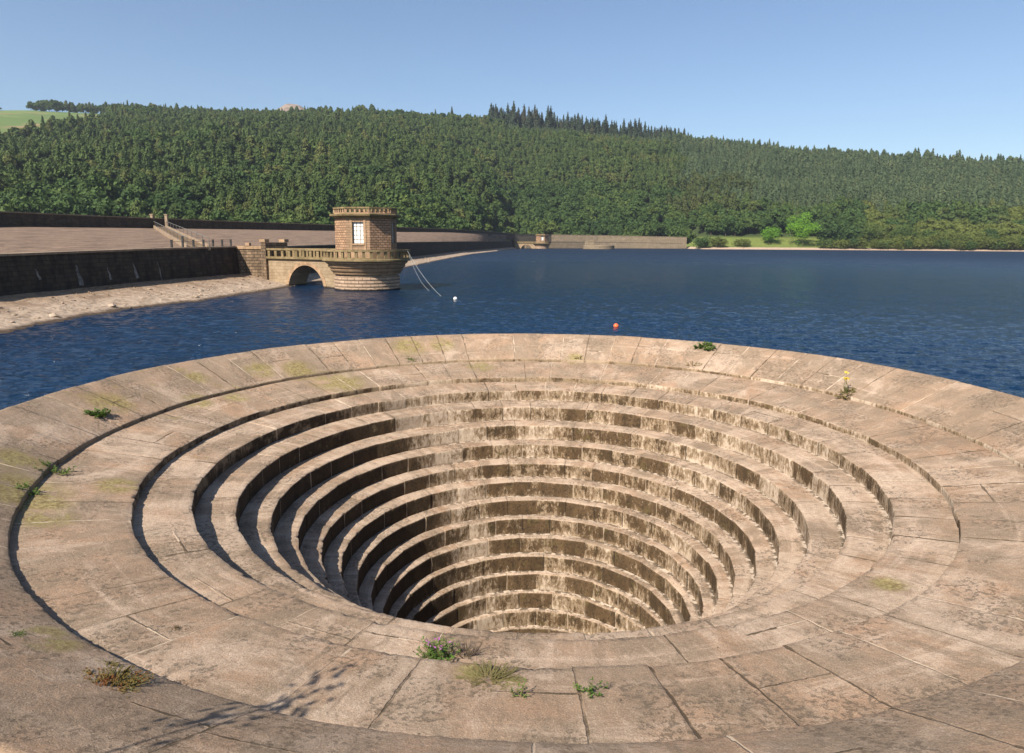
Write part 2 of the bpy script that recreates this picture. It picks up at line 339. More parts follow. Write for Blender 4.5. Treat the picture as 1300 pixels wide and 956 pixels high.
def leafmat(name, cols, rough=.75, transl=.25, lowf=.02):
    t = NT(name); P = t.pos(); r = t.orand(); n = t.noise(P, lowf, 3); n2 = t.noise(P, .45, 3, .6)
    f = t.m('ADD', t.m('MULTIPLY', r, .65), t.m('MULTIPLY', t.ss(n, .3, .7), .35))
    c = t.mix(t.ss(f, .05, .55), cols[0], cols[1]); c = t.mix(t.ss(f, .55, .95), c, cols[2])
    c = t.mix(t.m('MULTIPLY', t.ss(n2, .35, .65), .4), c, tuple(q * .55 for q in cols[0])); c = t.mix(1., c, (.86, .86, .86), 'MULTIPLY')
    t.fin(c, rough, spec=.2)
    tr = t.n.new('ShaderNodeBsdfTranslucent'); t.set(tr.inputs[0], c); mx = t.n.new('ShaderNodeMixShader'); mx.inputs[0].default_value = transl
    t.l.new(t.p.outputs[0], mx.inputs[1]); t.l.new(tr.outputs[0], mx.inputs[2]); t.l.new(mx.outputs[0], t.out.inputs[0])
    return t.mat
M['pine'] = leafmat('pine_needles', ((.062, .10, .028), (.095, .145, .038), (.15, .165, .048)))
M['spruce'] = leafmat('spruce_needles', ((.07, .11, .05), (.105, .15, .07), (.145, .18, .08)))
M['darkspruce'] = leafmat('dark_spruce_needles', ((.04, .06, .034), (.055, .08, .042), (.085, .085, .045)))
M['broad'] = leafmat('broadleaf_leaves', ((.042, .085, .022), (.068, .12, .03), (.115, .16, .036)))
M['bright'] = leafmat('bright_leaves', ((.13, .29, .025), (.16, .34, .03), (.2, .38, .035)))
M['olive'] = leafmat('olive_leaves', ((.10, .13, .028), (.125, .155, .034), (.155, .18, .042)))
M['larch'] = leafmat('larch_needles', ((.065, .09, .026), (.085, .112, .032), (.115, .13, .04)))
M['bark'] = plain('bark', (.09, .065, .045), .9)
M['weed'] = leafmat('weed_leaves', ((.085, .16, .03), (.11, .195, .035), (.15, .225, .05)), lowf=2)
M['weeddry'] = leafmat('dry_weed_leaves', ((.16, .14, .05), (.22, .18, .07), (.28, .22, .1)), lowf=2)
M['weedred'] = leafmat('reddish_stonecrop', ((.22, .06, .025), (.22, .08, .03), (.14, .14, .03)), lowf=6)
M['stem'] = plain('weed_stem', (.13, .12, .05), .8)
M['darkstem'] = plain('dry_brown_stem', (.06, .04, .035), .8)
M['yellow'] = plain('yellow_petals', (.75, .55, .02), .6, .1)
M['purple'] = plain('purple_flowers', (.42, .12, .42), .6, .1)
M['white'] = plain('white_paint', (.75, .74, .7), .5, .1)
M['orange'] = plain('orange_plastic', (.8, .13, .04), .35, .1)
M['rope'] = plain('pale_rope', (.42, .44, .43), .7, .1)
M['iron'] = plain('dark_iron', (.05, .05, .05), .5, .2, metal=.5)
M['galv'] = plain('galvanised_rail', (.12, .115, .105), .5, .2)
M['lime'] = plain('lime_deposit', (.13, .125, .115), .9, .5, 2.)
M['wood'] = plain('window_wood', (.22, .2, .17), .6, .1)
M['dark'] = plain('dark_recess', (.02, .018, .015), .9)
def glassmat():
    t = NT('pale_window_pane'); return t.fin((.78, .78, .76), .25, spec=.5)
M['pane'] = glassmat()
M['tar'] = plain('road_tarmac', (.06, .06, .06), .9)

# ------------------------------------------------------------ bellmouth spillway
def revolve_part(name, prof, k, nb, ph, parent, seg=1440, tw=1., amp=.006, rn=.0):
    """prof : list of (r, z, pv, isr)"""
    rs = np.random.RandomState(k + 5)
    P = np.array(prof); n = len(P)
    th = -PI + np.arange(seg) * 2 * PI / seg
    cell = np.floor(th / (2 * PI) * nb + ph + 1e-6).astype(int) % nb
    off = rs.uniform(-1, 1, nb)[cell] * amp; roff = rs.uniform(-1, 1, nb)[cell] * rn
    # smooth wobble
    wob = sum(rs.uniform(-1, 1) * np.cos(th * q + rs.uniform(0, 6)) for q in (2, 3, 5, 9, 14)) * .004
    # chipped edges: seeded noise along theta
    chip = np.abs(rs.normal(0, 1, seg)); chip = (chip + np.roll(chip, 1)) * .5
    edge = P[:, 3] * 0
    R = P[:, 0][None, :] + (roff + wob)[:, None] * P[:, 4][None, :] + (chip * .006)[:, None] * P[:, 5][None, :]
    Z = P[:, 1][None, :] + (off + wob)[:, None] * P[:, 4][None, :] - (chip * .006)[:, None] * P[:, 5][None, :]
    if k >= 1:
        fa_ = ((th / (2 * PI) * nb + ph) % 1.0 - .5) * 2 * PI / nb
        R = R * (1 + ((math.cos(PI / nb) / np.cos(fa_)) - 1)[:, None] * P[:, 4][None, :] * .9)
        for _ in range(16 if k < 8 else 8):
            a0 = rs.randint(0, seg); wd = rs.randint(2, 9 if seg > 1000 else 5); dp = rs.uniform(.012, .045)
            for q in range(wd):
                ii = (a0 + q) % seg; f_ = dp * math.sin(PI * (q + .5) / wd) * rs.uniform(.6, 1.2); R[ii] += f_ * P[:, 5]; Z[ii] -= f_ * P[:, 5] * .8
    nz = rs.normal(0, .0022, Z.shape) * P[:, 4][None, :]
    Z = Z + nz
    X = R * np.cos(th)[:, None]; Y = R * np.sin(th)[:, None]
    V = np.stack([X, Y, Z], -1).reshape(-1, 3)
    i = np.arange(seg)[:, None] * n; j = ((np.arange(seg) + 1) % seg)[:, None] * n; q = np.arange(n - 1)[None, :]
    F = np.stack([i + q, i + q + 1, j + q + 1, j + q], -1).reshape(-1, 4)
    me = bpy.data.meshes.new(name); me.from_pydata(V.tolist(), [], F.tolist())
    for nm, arr in (('pv', np.tile(P[:, 2], seg)), ('isr', np.tile(P[:, 3], seg)), ('nb', np.full(len(V), nb)), ('ph', np.full(len(V), ph)), ('tw', np.full(len(V), tw)), ('kk', np.full(len(V), float(k)))):
        a = me.attributes.new(nm, 'FLOAT', 'POINT'); a.data.foreach_set('value', arr.astype('f'))
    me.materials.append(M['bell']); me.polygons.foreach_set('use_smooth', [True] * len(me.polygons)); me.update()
    o = bpy.data.objects.new(name, me); COL.objects.link(o); o.parent = parent
    return o
bell = empty('bellmouth_spillway'); tag(bell, 'huge round stepped stone plughole spillway in the foreground, sinking into the reservoir', 'spillway')
def step_profile(r0, z0, r1, z1, zb, nt, first=False):
    pr = []          # r, z, pv, isr, wobble, chip
    if first:
        pr += [(12.13, -6, 1., 1, 0, 0), (12.13, -2.2, .6, 1, .3, 0), (12.17, -.5, .2, 1, .5, 0), (12.19, -.06, .1, 1, 1, .6), (12.16, -.018, 0, .4, 1, 1.)]
    else: pr += [(r0 + .01, z0 - .002, 0., 0, 0, 0)]
    nr = .018
    for i in range(nt + 1):
        f = i / nt; w = 1 if (first or i > 1) else .0
        if i == nt: break
        r = lerp(r0 - (.08 if first else 0), r1 + nr, f); z = lerp(z0, z1, f)
        sag = .02 * math.sin(PI * f) * (1 if first else .3)
        pr.append((r, z + sag, f, 0, w, 0))
    pr.append((r1 + nr, z1, 1., 0, 1, .5)); pr.append((r1 + nr * .35, z1 - nr * .3, 1., .35, 1, 1)); pr.append((r1, z1 - nr, .0, 1, 1, .8))
    hgt = z1 - zb; ns = max(3, int(hgt / .05))
    for i in range(1, ns + 1):
        f = i / ns; pr.append((r1 - .0, lerp(z1 - nr, zb - .02, f), f, 1, 1 if f < .9 else .4, 0))
    return pr
NB = [72, 60, 48, 45, 40, 36, 36, 32, 30, 30, 24, 24, 24, 20, 20, 20]
PH = [0., .5, .25, .5, .25, .5, 0., .25, .5, 0., .5, .25, 0., .5, 0., .5]
r0, z0 = 12.2, 0.
for k, (r1, zt, zb) in enumerate(RINGS):
    nt = 30 if k == 0 else (20 if k == 1 else 12 if k < 4 else 8)
    tw = r0 - r1
    revolve_part('crest_lip' if k == 0 else 'step', step_profile(r0, z0, r1, zt, zb, nt, k == 0), k, NB[k], PH[k], bell,
                 seg=1440 if k < 4 else 720, tw=tw, amp=.011 if k < 3 else .010, rn=.018)
    r0, z0 = r1, zb
sh = [(r0 + .01, z0 - .002, 0, 0, 0, 0), (2.95, z0 - .02, .9, 0, 0, 0), (2.92, z0 - .05, 0, 1, 0, 0)] + [(2.9, z0 - .05 - i * .6, .3, 1, 0, 0) for i in range(1, 10)] + [(.01, z0 - 5.6, .3, 1, 0, 0)]
revolve_part('shaft', sh, 15, 20, .5, bell, seg=360, tw=.15, amp=.002)

# ------------------------------------------------------------ water and lake bed
def water():
    rs = np.random.RandomState(3); rad = [12.14]
    while rad[-1] < 260: rad.append(rad[-1] + max(.16, rad[-1] * .0052))
    while rad[-1] < 1400: rad.append(rad[-1] * 1.02)
    rad = np.array(rad); n = 1400; th = np.arange(n) * 2 * PI / n
    R, T = np.meshgrid(rad, th, indexing='ij'); X = R * np.cos(T); Y = R * np.sin(T); Z = np.zeros_like(X)
    cell = np.maximum(R * 2 * PI / n, np.gradient(rad)[:, None])
    gust = .75 + .25 * np.sin(X * .043 + 1.3 * np.sin(Y * .021)) * np.sin(Y * .033 + np.sin(X * .017) * 2)
    for i in range(70):
        lam = .34 * (4.6 ** (rs.rand() ** 1.3)); a = math.radians(-80) + rs.normal(0, .45); k = 2 * PI / lam
        amp = .029 / k * (1.3 if lam < .9 else .6); att = np.clip(lam / cell / 2.6 - .5, 0, 1)
        ph = k * (X * math.cos(a) + Y * math.sin(a)) + rs.uniform(0, 7) + .9 * np.sin(X * .11 * rs.rand() + Y * .13 * rs.rand() + i)
        Z += amp * att * np.sin(ph)
    Z = Z * gust; Z += np.maximum(Z, 0) * .5
    V = np.stack([X, Y, Z + WATER], -1).reshape(-1, 3); nr = len(rad)
    a = (np.arange(nr - 1) * n)[:, None]; i_ = np.arange(n)[None, :]; j_ = (i_ + 1) % n
    F = np.stack([a + i_, a + n + i_, a + n + j_, a + j_], -1).reshape(-1, 4)
    me = bpy.data.meshes.new('water'); me.vertices.add(len(V)); me.vertices.foreach_set('co', V.astype('f').ravel())
    me.loops.add(F.size); me.loops.foreach_set('vertex_index', F.astype('i').ravel()); me.polygons.add(len(F)); me.polygons.foreach_set('loop_start', np.arange(len(F), dtype='i') * 4)
    me.polygons.foreach_set('use_smooth', np.ones(len(F), dtype=bool)); me.update(calc_edges=True); me.materials.append(M['water'])
    o = bpy.data.objects.new('water', me); COL.objects.link(o); tag(o, 'dark blue rippled reservoir water', kind='structure')
water()
g = MB(); S = 6000; g.face([(-S, -S, -16), (S, -S, -16), (S, S, -16), (-S, S, -16)])
M['soil'] = plain('lake_bed_soil', (.12, .1, .07), .95)
tag(g.build('ground', M['soil']), 'lake bed and distant ground', kind='structure')

# ------------------------------------------------------------ dam: wing wall, stone slope, parapet, shore
def strip(mb, A, B, m=0, flip=False, su=1.):
    L = 0
    for i in range(len(A) - 1):
        a0, a1, b0, b1 = map(Vector, (A[i], A[i + 1], B[i], B[i + 1])); d = (a1 - a0).length; h0 = (b0 - a0).length; h1 = (b1 - a1).length
        q = [a0, a1, b1, b0]; uv = [(L, 0), (L + d, 0), (L + d, h1), (L, h0)]
        mb.face(q, uv, m); L += d
WL = [  # wall top line: x, y, ztop
    (-52.5, -60, 2.45), (-49, -10, 2.45), (-45.6, 41.6, 2.5), (-44.2, 62, 2.75), (-42.9, 80, 2.86)]
WR = [(-37.5, 101, 2.95), (-36.5, 130, 3.2)] + []
pR1 = atd(505, 307.3, 186); pR2 = atd(575, 306.4, 300); pR3 = atd(650, 305.8, 535)
WALLR = [(-37.6, 84, 2.88), (-37.2, 110, 3.0), (pR1.x, pR1.y, pR1.z), (pR2.x, pR2.y, pR2.z), (pR3.x, pR3.y, pR3.z)]
def wall_thing(name, line, base, batter, thick, mat, label, cat, cope=.3, copm='coping', base_f=None):
    root = empty(name, (line[0][0], line[0][1], base)); o = Vector(root.location)
    mb = MB(); n = len(line)
    nor = []
    for i in range(n):
        a = Vector(line[max(i - 1, 0)][:2]); b = Vector(line[min(i + 1, n - 1)][:2]); d = (b - a).normalized(); nor.append(Vector((d.y, -d.x)))
    def off(i, k, z): p = line[i]; return Vector((p[0] + nor[i].x * k, p[1] + nor[i].y * k, z)) - o
    bz = lambda i: base if base_f is None else base_f(i)
    T = [off(i, 0, line[i][2] - cope) for i in range(n)]; Bf = [off(i, batter, bz(i)) for i in range(n)]
    T2 = [off(i, -thick, line[i][2] - cope) for i in range(n)]; B2 = [off(i, -thick, bz(i)) for i in range(n)]
    strip(mb, Bf, T); strip(mb, T, T2); strip(mb, T2, B2)
    mb.face([Bf[0], T[0], T2[0], B2[0]]); mb.face([Bf[-1], B2[-1], T2[-1], T[-1]])
    mb.build('masonry', M[mat], root)
    mc = MB(); C = [[off(i, k, line[i][2] + dz) for i in range(n)] for k, dz in ((.12, -cope), (.12, 0), (-thick - .1, 0), (-thick - .1, -cope))]
    for a, b in ((0, 1), (1, 2), (2, 3), (3, 0)): strip(mc, C[a], C[b])
    mc.face([C[q][0] for q in range(4)]); mc.face([C[q][-1] for q in (3, 2, 1, 0)])
    mc.build('coping', M[copm], root)
    tag(root, label, cat); return root
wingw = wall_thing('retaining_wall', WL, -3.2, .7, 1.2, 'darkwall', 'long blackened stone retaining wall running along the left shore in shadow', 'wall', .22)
for (sx, w, h) in ((43, .16, 1.1), (95, .28, 2.2), (134, .16, 1.5), (168, .26, 1.8), (199, .12, 2.9)):
    # lime streaks leaking down the wall, thin crusts on the battered face
    r = ray(sx, 345); k = 0
    for i in range(len(WL) - 1):
        a, b = WL[i], WL[i + 1]
        den = (b[0] - a[0]) * r.y - (b[1] - a[1]) * r.x
        s = ((CAM.x - a[0]) * r.y - (CAM.y - a[1]) * r.x) / den
        if 0 <= s <= 1: break
    bx, by, bz = lerp(a[0], b[0], s), lerp(a[1], b[1], s), lerp(a[2], b[2], s)
    d = Vector((b[0] - a[0], b[1] - a[1], 0)).normalized(); nn = Vector((d.y, -d.x, 0)); mb = MB(); H = bz - .22 + 3.2
    def wp(u, dz, o=.02): return Vector((bx, by, 0)) + d * u + nn * (.7 * (dz + .22 if dz > -.1 else -dz - .22) / H + o) + Vector((0, 0, bz + dz)) - Vector(wingw.location)
    z0_ = -1.0 - rnd.random() * .4; pts = []
    prev = None
    for q in range(9):
        f = q / 8; ww = w * (.35 + .9 * f * rnd.uniform(.6, 1.2)); u = .05 * math.sin(q * 1.3 + sx) + f * .3; dz = z0_ - .3 - f * h * .9
        cur = (wp(u - ww, dz, .01), wp(u, dz, .045), wp(u + ww, dz, .01))
        if prev:
            mb.face([prev[0], prev[1], cur[1], cur[0]]); mb.face([prev[1], prev[2], cur[2], cur[1]])
        prev = cur
    mb.build('lime_streak', M['lime'], wingw, smooth='keep')
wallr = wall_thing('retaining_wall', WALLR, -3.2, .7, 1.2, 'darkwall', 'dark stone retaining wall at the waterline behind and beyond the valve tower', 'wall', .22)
# crest line of the dam (parapet top)
CR = []
for (px, py, D) in ((-330, 262, 70), (0, 268, 121), (120, 273.5, 142), (210, 277.2, 160), (300, 280.8, 182), (400, 284.3, 214), (505, 288.2, 275), (570, 290.6, 345), (620, 293.6, 420), (655, 296.8, 570)):
    CR.append(atd(px, py, D))
HT = 5.2
CRb = [(p.x, p.y, CH + HT) for p in CR]
parw = []
for i, p in enumerate(CR): parw.append((p.x, p.y, p.z))
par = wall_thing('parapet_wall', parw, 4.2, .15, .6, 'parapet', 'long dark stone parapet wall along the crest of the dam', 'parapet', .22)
# pitched stone slope (embankment)
emb = MB()
lineA = [Vector((p[0] - .9, p[1], p[2] - .45)) for p in WL[:4]] + [Vector((-43.6, 80, 2.4)), Vector((-38.4, 86, 2.4))] + [Vector((p[0] - 1, p[1], p[2] - .4)) for p in WALLR[1:]]
def resample(L, n):
    L = [Vector(p) for p in L]; cum = [0]
    for a, b in zip(L, L[1:]): cum.append(cum[-1] + (b - a).length)
    out = []
    for i in range(n):
        s = cum[-1] * i / (n - 1)
        for k in range(len(L) - 1):
            if s <= cum[k + 1] + 1e-6: out.append(L[k].lerp(L[k + 1], (s - cum[k]) / max(1e-6, cum[k + 1] - cum[k]))); break
    return out
# bottom and top lines matched by bearing from the camera
bot = []; top = []
for i in range(80):
    px = -330 + (655 + 330) * i / 79
    def hit(L, px):
        r = ray(px, 300)
        for a, b in zip(L, L[1:]):
            den = (b[0] - a[0]) * r.y - (b[1] - a[1]) * r.x
            if abs(den) < 1e-9: continue
            s = ((CAM.x - a[0]) * r.y - (CAM.y - a[1]) * r.x) / den
            if -1e-6 <= s <= 1 + 1e-6:
                q = Vector(a).lerp(Vector(b), s)
                if q.y > CAM.y: return q
        return None
    q1 = hit(lineA, px); q2 = hit([Vector((p.x, p.y, p.z)) for p in CR], px)
    if q1 and q2: bot.append(q1); top.append(Vector((q2.x + .2, q2.y, q2.z - pl(px, [(0, 2.75), (300, 2.15), (505, 1.9), (570, 1.6), (655, 1.4)]))))
NS = 10
rows = [[bot[i].lerp(top[i], j / NS) for i in range(len(bot))] for j in range(NS + 1)]
Ls = [0]
for a, b in zip(top, top[1:]): Ls.append(Ls[-1] + (b - a).length)
for j in range(NS):
    for i in range(len(bot) - 1):
        q = [rows[j][i], rows[j][i + 1], rows[j + 1][i + 1], rows[j + 1][i]]
        v0 = (rows[j][i] - rows[0][i]).length; v1 = (rows[j + 1][i] - rows[0][i]).length
        emb.face(q, [(Ls[i], v0), (Ls[i + 1], v0), (Ls[i + 1], v1), (Ls[i], v1)])
o = emb.build('dam_embankment', M['pitch'], smooth='keep'); tag(o, 'pinkish stone pitched slope of the dam', kind='structure')
# crest road and downstream bank
rd = MB(); A = [Vector((p.x - .7, p.y, p.z - 1.3)) for p in CR]; B = [p + Vector((-7, 3, 0)) for p in A]; strip(rd, A, B)
tag(rd.build('road', M['tar'], smooth='keep'), 'road on the dam crest', kind='structure')
M['grass'] = plain('bank_grass', (.09, .13, .04), .9)
bk = MB(); C_ = [p + Vector((-60, 25, -24)) for p in B]; strip(bk, [p - Vector((0, 0, .02)) for p in B], C_)
tag(bk.build('grass_bank', M['grass'], smooth='keep'), 'downstream grass bank', kind='structure')

# shore strip below the walls
def shore_mesh(name, top, wl, label, n=90, rough=.12, m='beach'):
    T = resample(top, n); W_ = resample(wl, n); K = 26; V = []; F = []
    for i in range(n):
        for k in range(K):
            f = k / (K - 1) * 1.5; p = T[i].lerp(W_[i], f)
            nz = mnoise.fractal(Vector((p.x * .35, p.y * .35, 3)), .8, 2.2, 5) * rough * (1 if k else 0)
            st = mnoise.noise(Vector((p.x * 1.1, p.y * .6, 9))) * rough * .6
            V.append((p.x, p.y, p.z + nz + st))
    for i in range(n - 1):
        for k in range(K - 1): F.append((i * K + k, i * K + k + 1, (i + 1) * K + k + 1, (i + 1) * K + k))
    me = bpy.data.meshes.new(name); me.from_pydata(V, [], F); me.materials.append(M[m]); me.update()
    o = bpy.data.objects.new(name, me); COL.objects.link(o); tag(o, label, kind='structure'); return o
w_ = lambda x, y: at(x, y, WATER)
shore_mesh('shore', [(-51, -60, -.9), (-48.6, -10, -.9), (-45.2, 41, -1.0), (-43.8, 62, -.9), (-42.3, 80, -1.0), (-36.5, 80.3, -1.9)],
           [Vector((-34, -60, WATER)), Vector((-35, -10, WATER)), w_(0, 424), w_(89, 405), w_(152, 394.5), w_(254, 382), w_(335, 370), Vector((-33.5, 77.5, WATER))], 'exposed stony shore below the left wall')
shore_mesh('shore', [Vector((-37.5, 81, -1.6)), Vector((-36.8, 110, -1.5)), Vector((pR1.x + .3, pR1.y, -1.0)), Vector((pR2.x + .3, pR2.y, -1.1)), Vector((pR3.x + .3, pR3.y, -1.1))],
           [Vector((-33.5, 81, WATER)), Vector((-31.5, 110, WATER)), w_(516, 339.5), w_(560, 330), w_(600, 322.5), w_(656, 316.0)], 'exposed stony shore below the far wall', n=160)

def rocks():
    r = random.Random(4); mb_v = []; mb_f = []
    base = [Vector(v) for v in ((1, 0, 0), (-1, 0, 0), (0, 1, 0), (0, -1, 0), (0, 0, 1), (0, 0, -1), (.6, .6, .5), (-.6, .6, .4), (.6, -.6, .4), (-.6, -.6, .5))]
    import mathutils
    for o_, cnt in ((bpy.data.objects['shore'], 700), (bpy.data.objects['shore.001'], 700)):
        me = o_.data; ps = list(me.polygons); n = len(me.vertices)
        for _ in range(cnt):
            f = ps[r.randrange(len(ps))]; c = f.center
            if c.z < WATER - .15: continue
            s = r.uniform(.08, .24) * (2.2 if r.random() < .1 else 1); pts = [Vector((b.x * r.uniform(.6, 1.2), b.y * r.uniform(.6, 1.2), b.z * r.uniform(.4, .8))) * s for b in base]
            bm = bmesh.new(); vs = [bm.verts.new(p) for p in pts]; bmesh.ops.convex_hull(bm, input=vs); a = r.uniform(0, 6); R_ = Matrix.Rotation(a, 3, 'Z'); k = len(mb_v)
            bm.verts.index_update(); mb_v += [tuple(R_ @ v.co + c) for v in bm.verts]; mb_f += [tuple(k + v.index for v in q.verts) for q in bm.faces]; bm.free()
    me = bpy.data.meshes.new('shore_stones'); me.from_pydata(mb_v, [], mb_f); me.materials.append(M['beach']); me.update(); o = bpy.data.objects.new('shore_stones', me); COL.objects.link(o)
    tag(o, 'loose stones scattered over the exposed shore', 'stones', kind='stuff')
rocks()

# abutment block between wing wall and bridge
ab = empty('abutment', (-42.9, 80, -3.2)); tag(ab, 'rough stone block abutment lit by the sun, between the dark wall and the arched bridge', 'abutment')
def rel(mb, root):
    o = Vector(root.location); mb.v = [tuple(Vector(p) - o) for p in mb.v]; return mb
mb = MB(); mb.hexa([(-43.4, 79.7, -3.2), (-36.9, 79.3, -3.2), (-36.9, 90, -3.2), (-43.4, 90, -3.2)], [(-43.2, 80.1, 2.45), (-37.2, 79.8, 2.45), (-37.2, 90, 2.45), (-43.2, 90, 2.45)])
rel(mb, ab).build('masonry', M['abut'], ab)
mb = MB(); mb.hexa([(-43.3, 79.95, 2.452), (-37.1, 79.65, 2.452), (-37.1, 80.6, 2.452), (-43.3, 80.9, 2.452)], [(-43.3, 79.95, 2.9), (-37.1, 79.65, 2.9), (-37.1, 80.6, 2.9), (-43.3, 80.9, 2.9)])
rel(mb, ab).build('coping', M['smooth'], ab)
for xx in (-41.2, -38.4, -37.3):
    mb = MB(); mb.box((xx, 80.15, 3.1), (.55, .7, .45)); rel(mb, ab).build('parapet_block', M['smooth'], ab)

# ------------------------------------------------------------ valve tower with bridge
def valve_tower(loc, rz, label, near=True):
    """local frame: drum centre at origin, water at z=0, bridge along +x"""
    root = empty('valve_tower', loc, rz); tag(root, label, 'valve tower', 'stone valve towers standing in the reservoir')
    d = MB(); pr = [(4.15, -4), (4.15, .1)]
    for i in range(4): z = .1 + i * .42; pr += [(4.18, z), (4.2, z + .1), (4.17, z + .33), (4.08, z + .40), (4.08, z + .42)]
    pr += [(3.9, 1.79), (3.9, 2.02)]; d.rev(pr, n=72); d.build('drum', M['drum'], root, smooth=False)
    c = MB(); q = [(3.9, 2.02), (4.3, 2.02), (4.38, 2.16), (4.3, 2.2), (4.55, 2.42), (4.68, 2.62), (4.58, 2.66), (4.62, 2.74), (4.86, 2.9), (4.95, 3.1), (4.86, 3.14), (4.9, 3.22), (5.18, 3.4), (5.25, 3.58), (5.16, 3.62), (5.5, 3.68)]
    c.rev(q, n=96); c.build('corbel', M['smooth'], root, smooth=False)
    s_ = MB(); s_.rev([(5.5, 3.68), (5.62, 3.7), (5.62, 3.9), (5.5, 3.95), (0.1, 3.95)], n=96); s_.build('gallery_floor', M['mossy'], root)
    ra = .0; gap = .30       # leave an opening where the bridge joins
    for (zb_, zt_, ri, ro) in ((3.952, 4.12, 5.2, 5.5), (4.86, 5.12, 5.14, 5.58)):
        mb = MB(); mb.rev([(ro, zb_), (ro, zt_), (ri, zt_), (ri, zb_), (ro, zb_)], n=90, a0=gap, a1=2 * PI - gap); mb.build('rail', M['mossy'], root)
    nb = 34
    for i in range(nb):
        a = gap + .06 + (2 * PI - 2 * gap - .12) * i / (nb - 1); mb = MB(); mb.box((5.35 * math.cos(a), 5.35 * math.sin(a), 4.49), (.24, .34, .736), a); mb.build('baluster', M['mossy'], root)
    # octagonal house; face k has its outward normal at angle fa + k*45deg
    R8 = 3.9; fa = math.radians(-92) - rz if near else 0.2
    def corner(k, R=R8): a = fa + (k - .5) * PI / 4; return Vector((R * math.cos(a), R * math.sin(a), 0))
    ap = R8 * math.cos(PI / 8); side = 2 * R8 * math.sin(PI / 8)
    z0, z1 = 3.955, 9.2
    for k in range(8):
        a, b = corner(k), corner(k + 1); e = (b - a).normalized(); nrm = Vector((e.y, -e.x, 0))
        tgt = MB()
        if k % 2 == 1:
            tgt.face([a + Vector((0, 0, z0)), b + Vector((0, 0, z0)), b + Vector((0, 0, z1)), a + Vector((0, 0, z1))])
        else:
            u0, u1 = side / 2 - .68, side / 2 + .68; w0, w1 = 5.85, 8.5
            def P(u, z, o=0): return a + e * u - nrm * o + Vector((0, 0, z))
            for (ua, ub, za, zc) in ((0, u0, z0, z1), (u1, side, z0, z1), (u0, u1, z0, w0), (u0, u1, w1, z1)):
                tgt.face([P(ua, za), P(ub, za), P(ub, zc), P(ua, zc)])
            for (p, q_) in (((u0, w0), (u0, w1)), ((u0, w1), (u1, w1)), ((u1, w1), (u1, w0)), ((u1, w0), (u0, w0))):
                tgt.face([P(*p), P(*q_), P(*q_, .3), P(*p, .3)])
            fr = MB()
            def bar(ua, ub, za, zc, o0=.2, o1=.28):
                fr.hexa([P(ua, za, o0), P(ub, za, o0), P(ub, za, o1), P(ua, za, o1)], [P(ua, zc, o0), P(ub, zc, o0), P(ub, zc, o1), P(ua, zc, o1)])
            bar(u0, u0 + .07, w0, w1); bar(u1 - .07, u1, w0, w1); bar(u0 + .07, u1 - .07, w0, w0 + .07); bar(u0 + .07, u1 - .07, w1 - .07, w1)
            for i in (1, 2): um = lerp(u0, u1, i / 3); bar(um - .035, um + .035, w0 + .07, w1 - .07, .21, .27)
            for i in range(1, 5):
                zz = lerp(w0, w1, i / 5)
                for j in range(3):
                    ua = lerp(u0, u1, j / 3) + (.07 if j == 0 else .025); ub = lerp(u0, u1, (j + 1) / 3) - (.07 if j == 2 else .025); bar(ua, ub, zz - .03, zz + .03, .215, .265)
            wf = fr.build('window', M['wood'], root)
            pn = MB(); pn.face([P(u0, w0, .25), P(u1, w0, .25), P(u1, w1, .25), P(u0, w1, .25)]); pn.build('pane', M['pane'], wf, smooth='keep')
            sl = MB(); sl.hexa([P(u0 - .12, w0 - .2, -.12), P(u1 + .12, w0 - .2, -.12), P(u1 + .12, w0 - .2, -.003), P(u0 - .12, w0 - .2, -.003)], [P(u0 - .12, w0 - .01, -.12), P(u1 + .12, w0 - .01, -.12), P(u1 + .12, w0 - .01, -.003), P(u0 - .12, w0 - .01, -.003)]); sl.build('sill', M['smooth'], wf)
            if near and k == 0:
                bb = MB()
                for ux in (u0 - .32, u1 + .04): bb.hexa([P(ux, 4.3, -.06), P(ux + .28, 4.3, -.06), P(ux + .28, 4.3, -.003), P(ux, 4.3, -.003)], [P(ux, w1 + .3, -.06), P(ux + .28, w1 + .3, -.06), P(ux + .28, w1 + .3, -.003), P(ux, w1 + .3, -.003)])
                bb.build('window_surround', M['smooth'], root)
        tgt.build('wall', M['tower_rough' if k % 2 else 'tower'], root, smooth='keep')
    def octring(name, prof, mat):
        mb = MB()
        for k in range(8):
            for (ra_, za), (rb_, zb2) in zip(prof, prof[1:]):
                A = [corner(k, ra_), corner(k + 1, ra_), corner(k + 1, rb_), corner(k, rb_)]
                zz = [za, za, zb2, zb2]
                if rb_ < .01: mb.face([A[0] + Vector((0, 0, za)), A[1] + Vector((0, 0, za)), Vector((0, 0, zb2))]); continue
                mb.face([p + Vector((0, 0, q)) for p, q in zip(A, zz)])
        return mb.build(name, M[mat], root)
    octring('plinth', [(3.9, 3.953), (4.12, 3.953), (4.12, 4.9), (4.0, 5.0), (3.905, 5.0)], 'smooth')
    octring('cornice', [(3.905, 8.98), (4.02, 9.0), (4.1, 9.2), (4.5, 9.26), (4.56, 9.46), (4.45, 9.52), (3.9, 9.53)], 'mossy')
    octring('roof', [(4.0, 9.535), (0, 9.56)], 'mossy')
    octring('parapet_base', [(4.0, 9.54), (4.0, 9.68), (3.72, 9.68), (3.72, 9.54)], 'smooth')
    octring('parapet_rail', [(4.08, 10.14), (4.08, 10.34), (3.64, 10.34), (3.64, 10.14), (4.08, 10.14)], 'mossy')
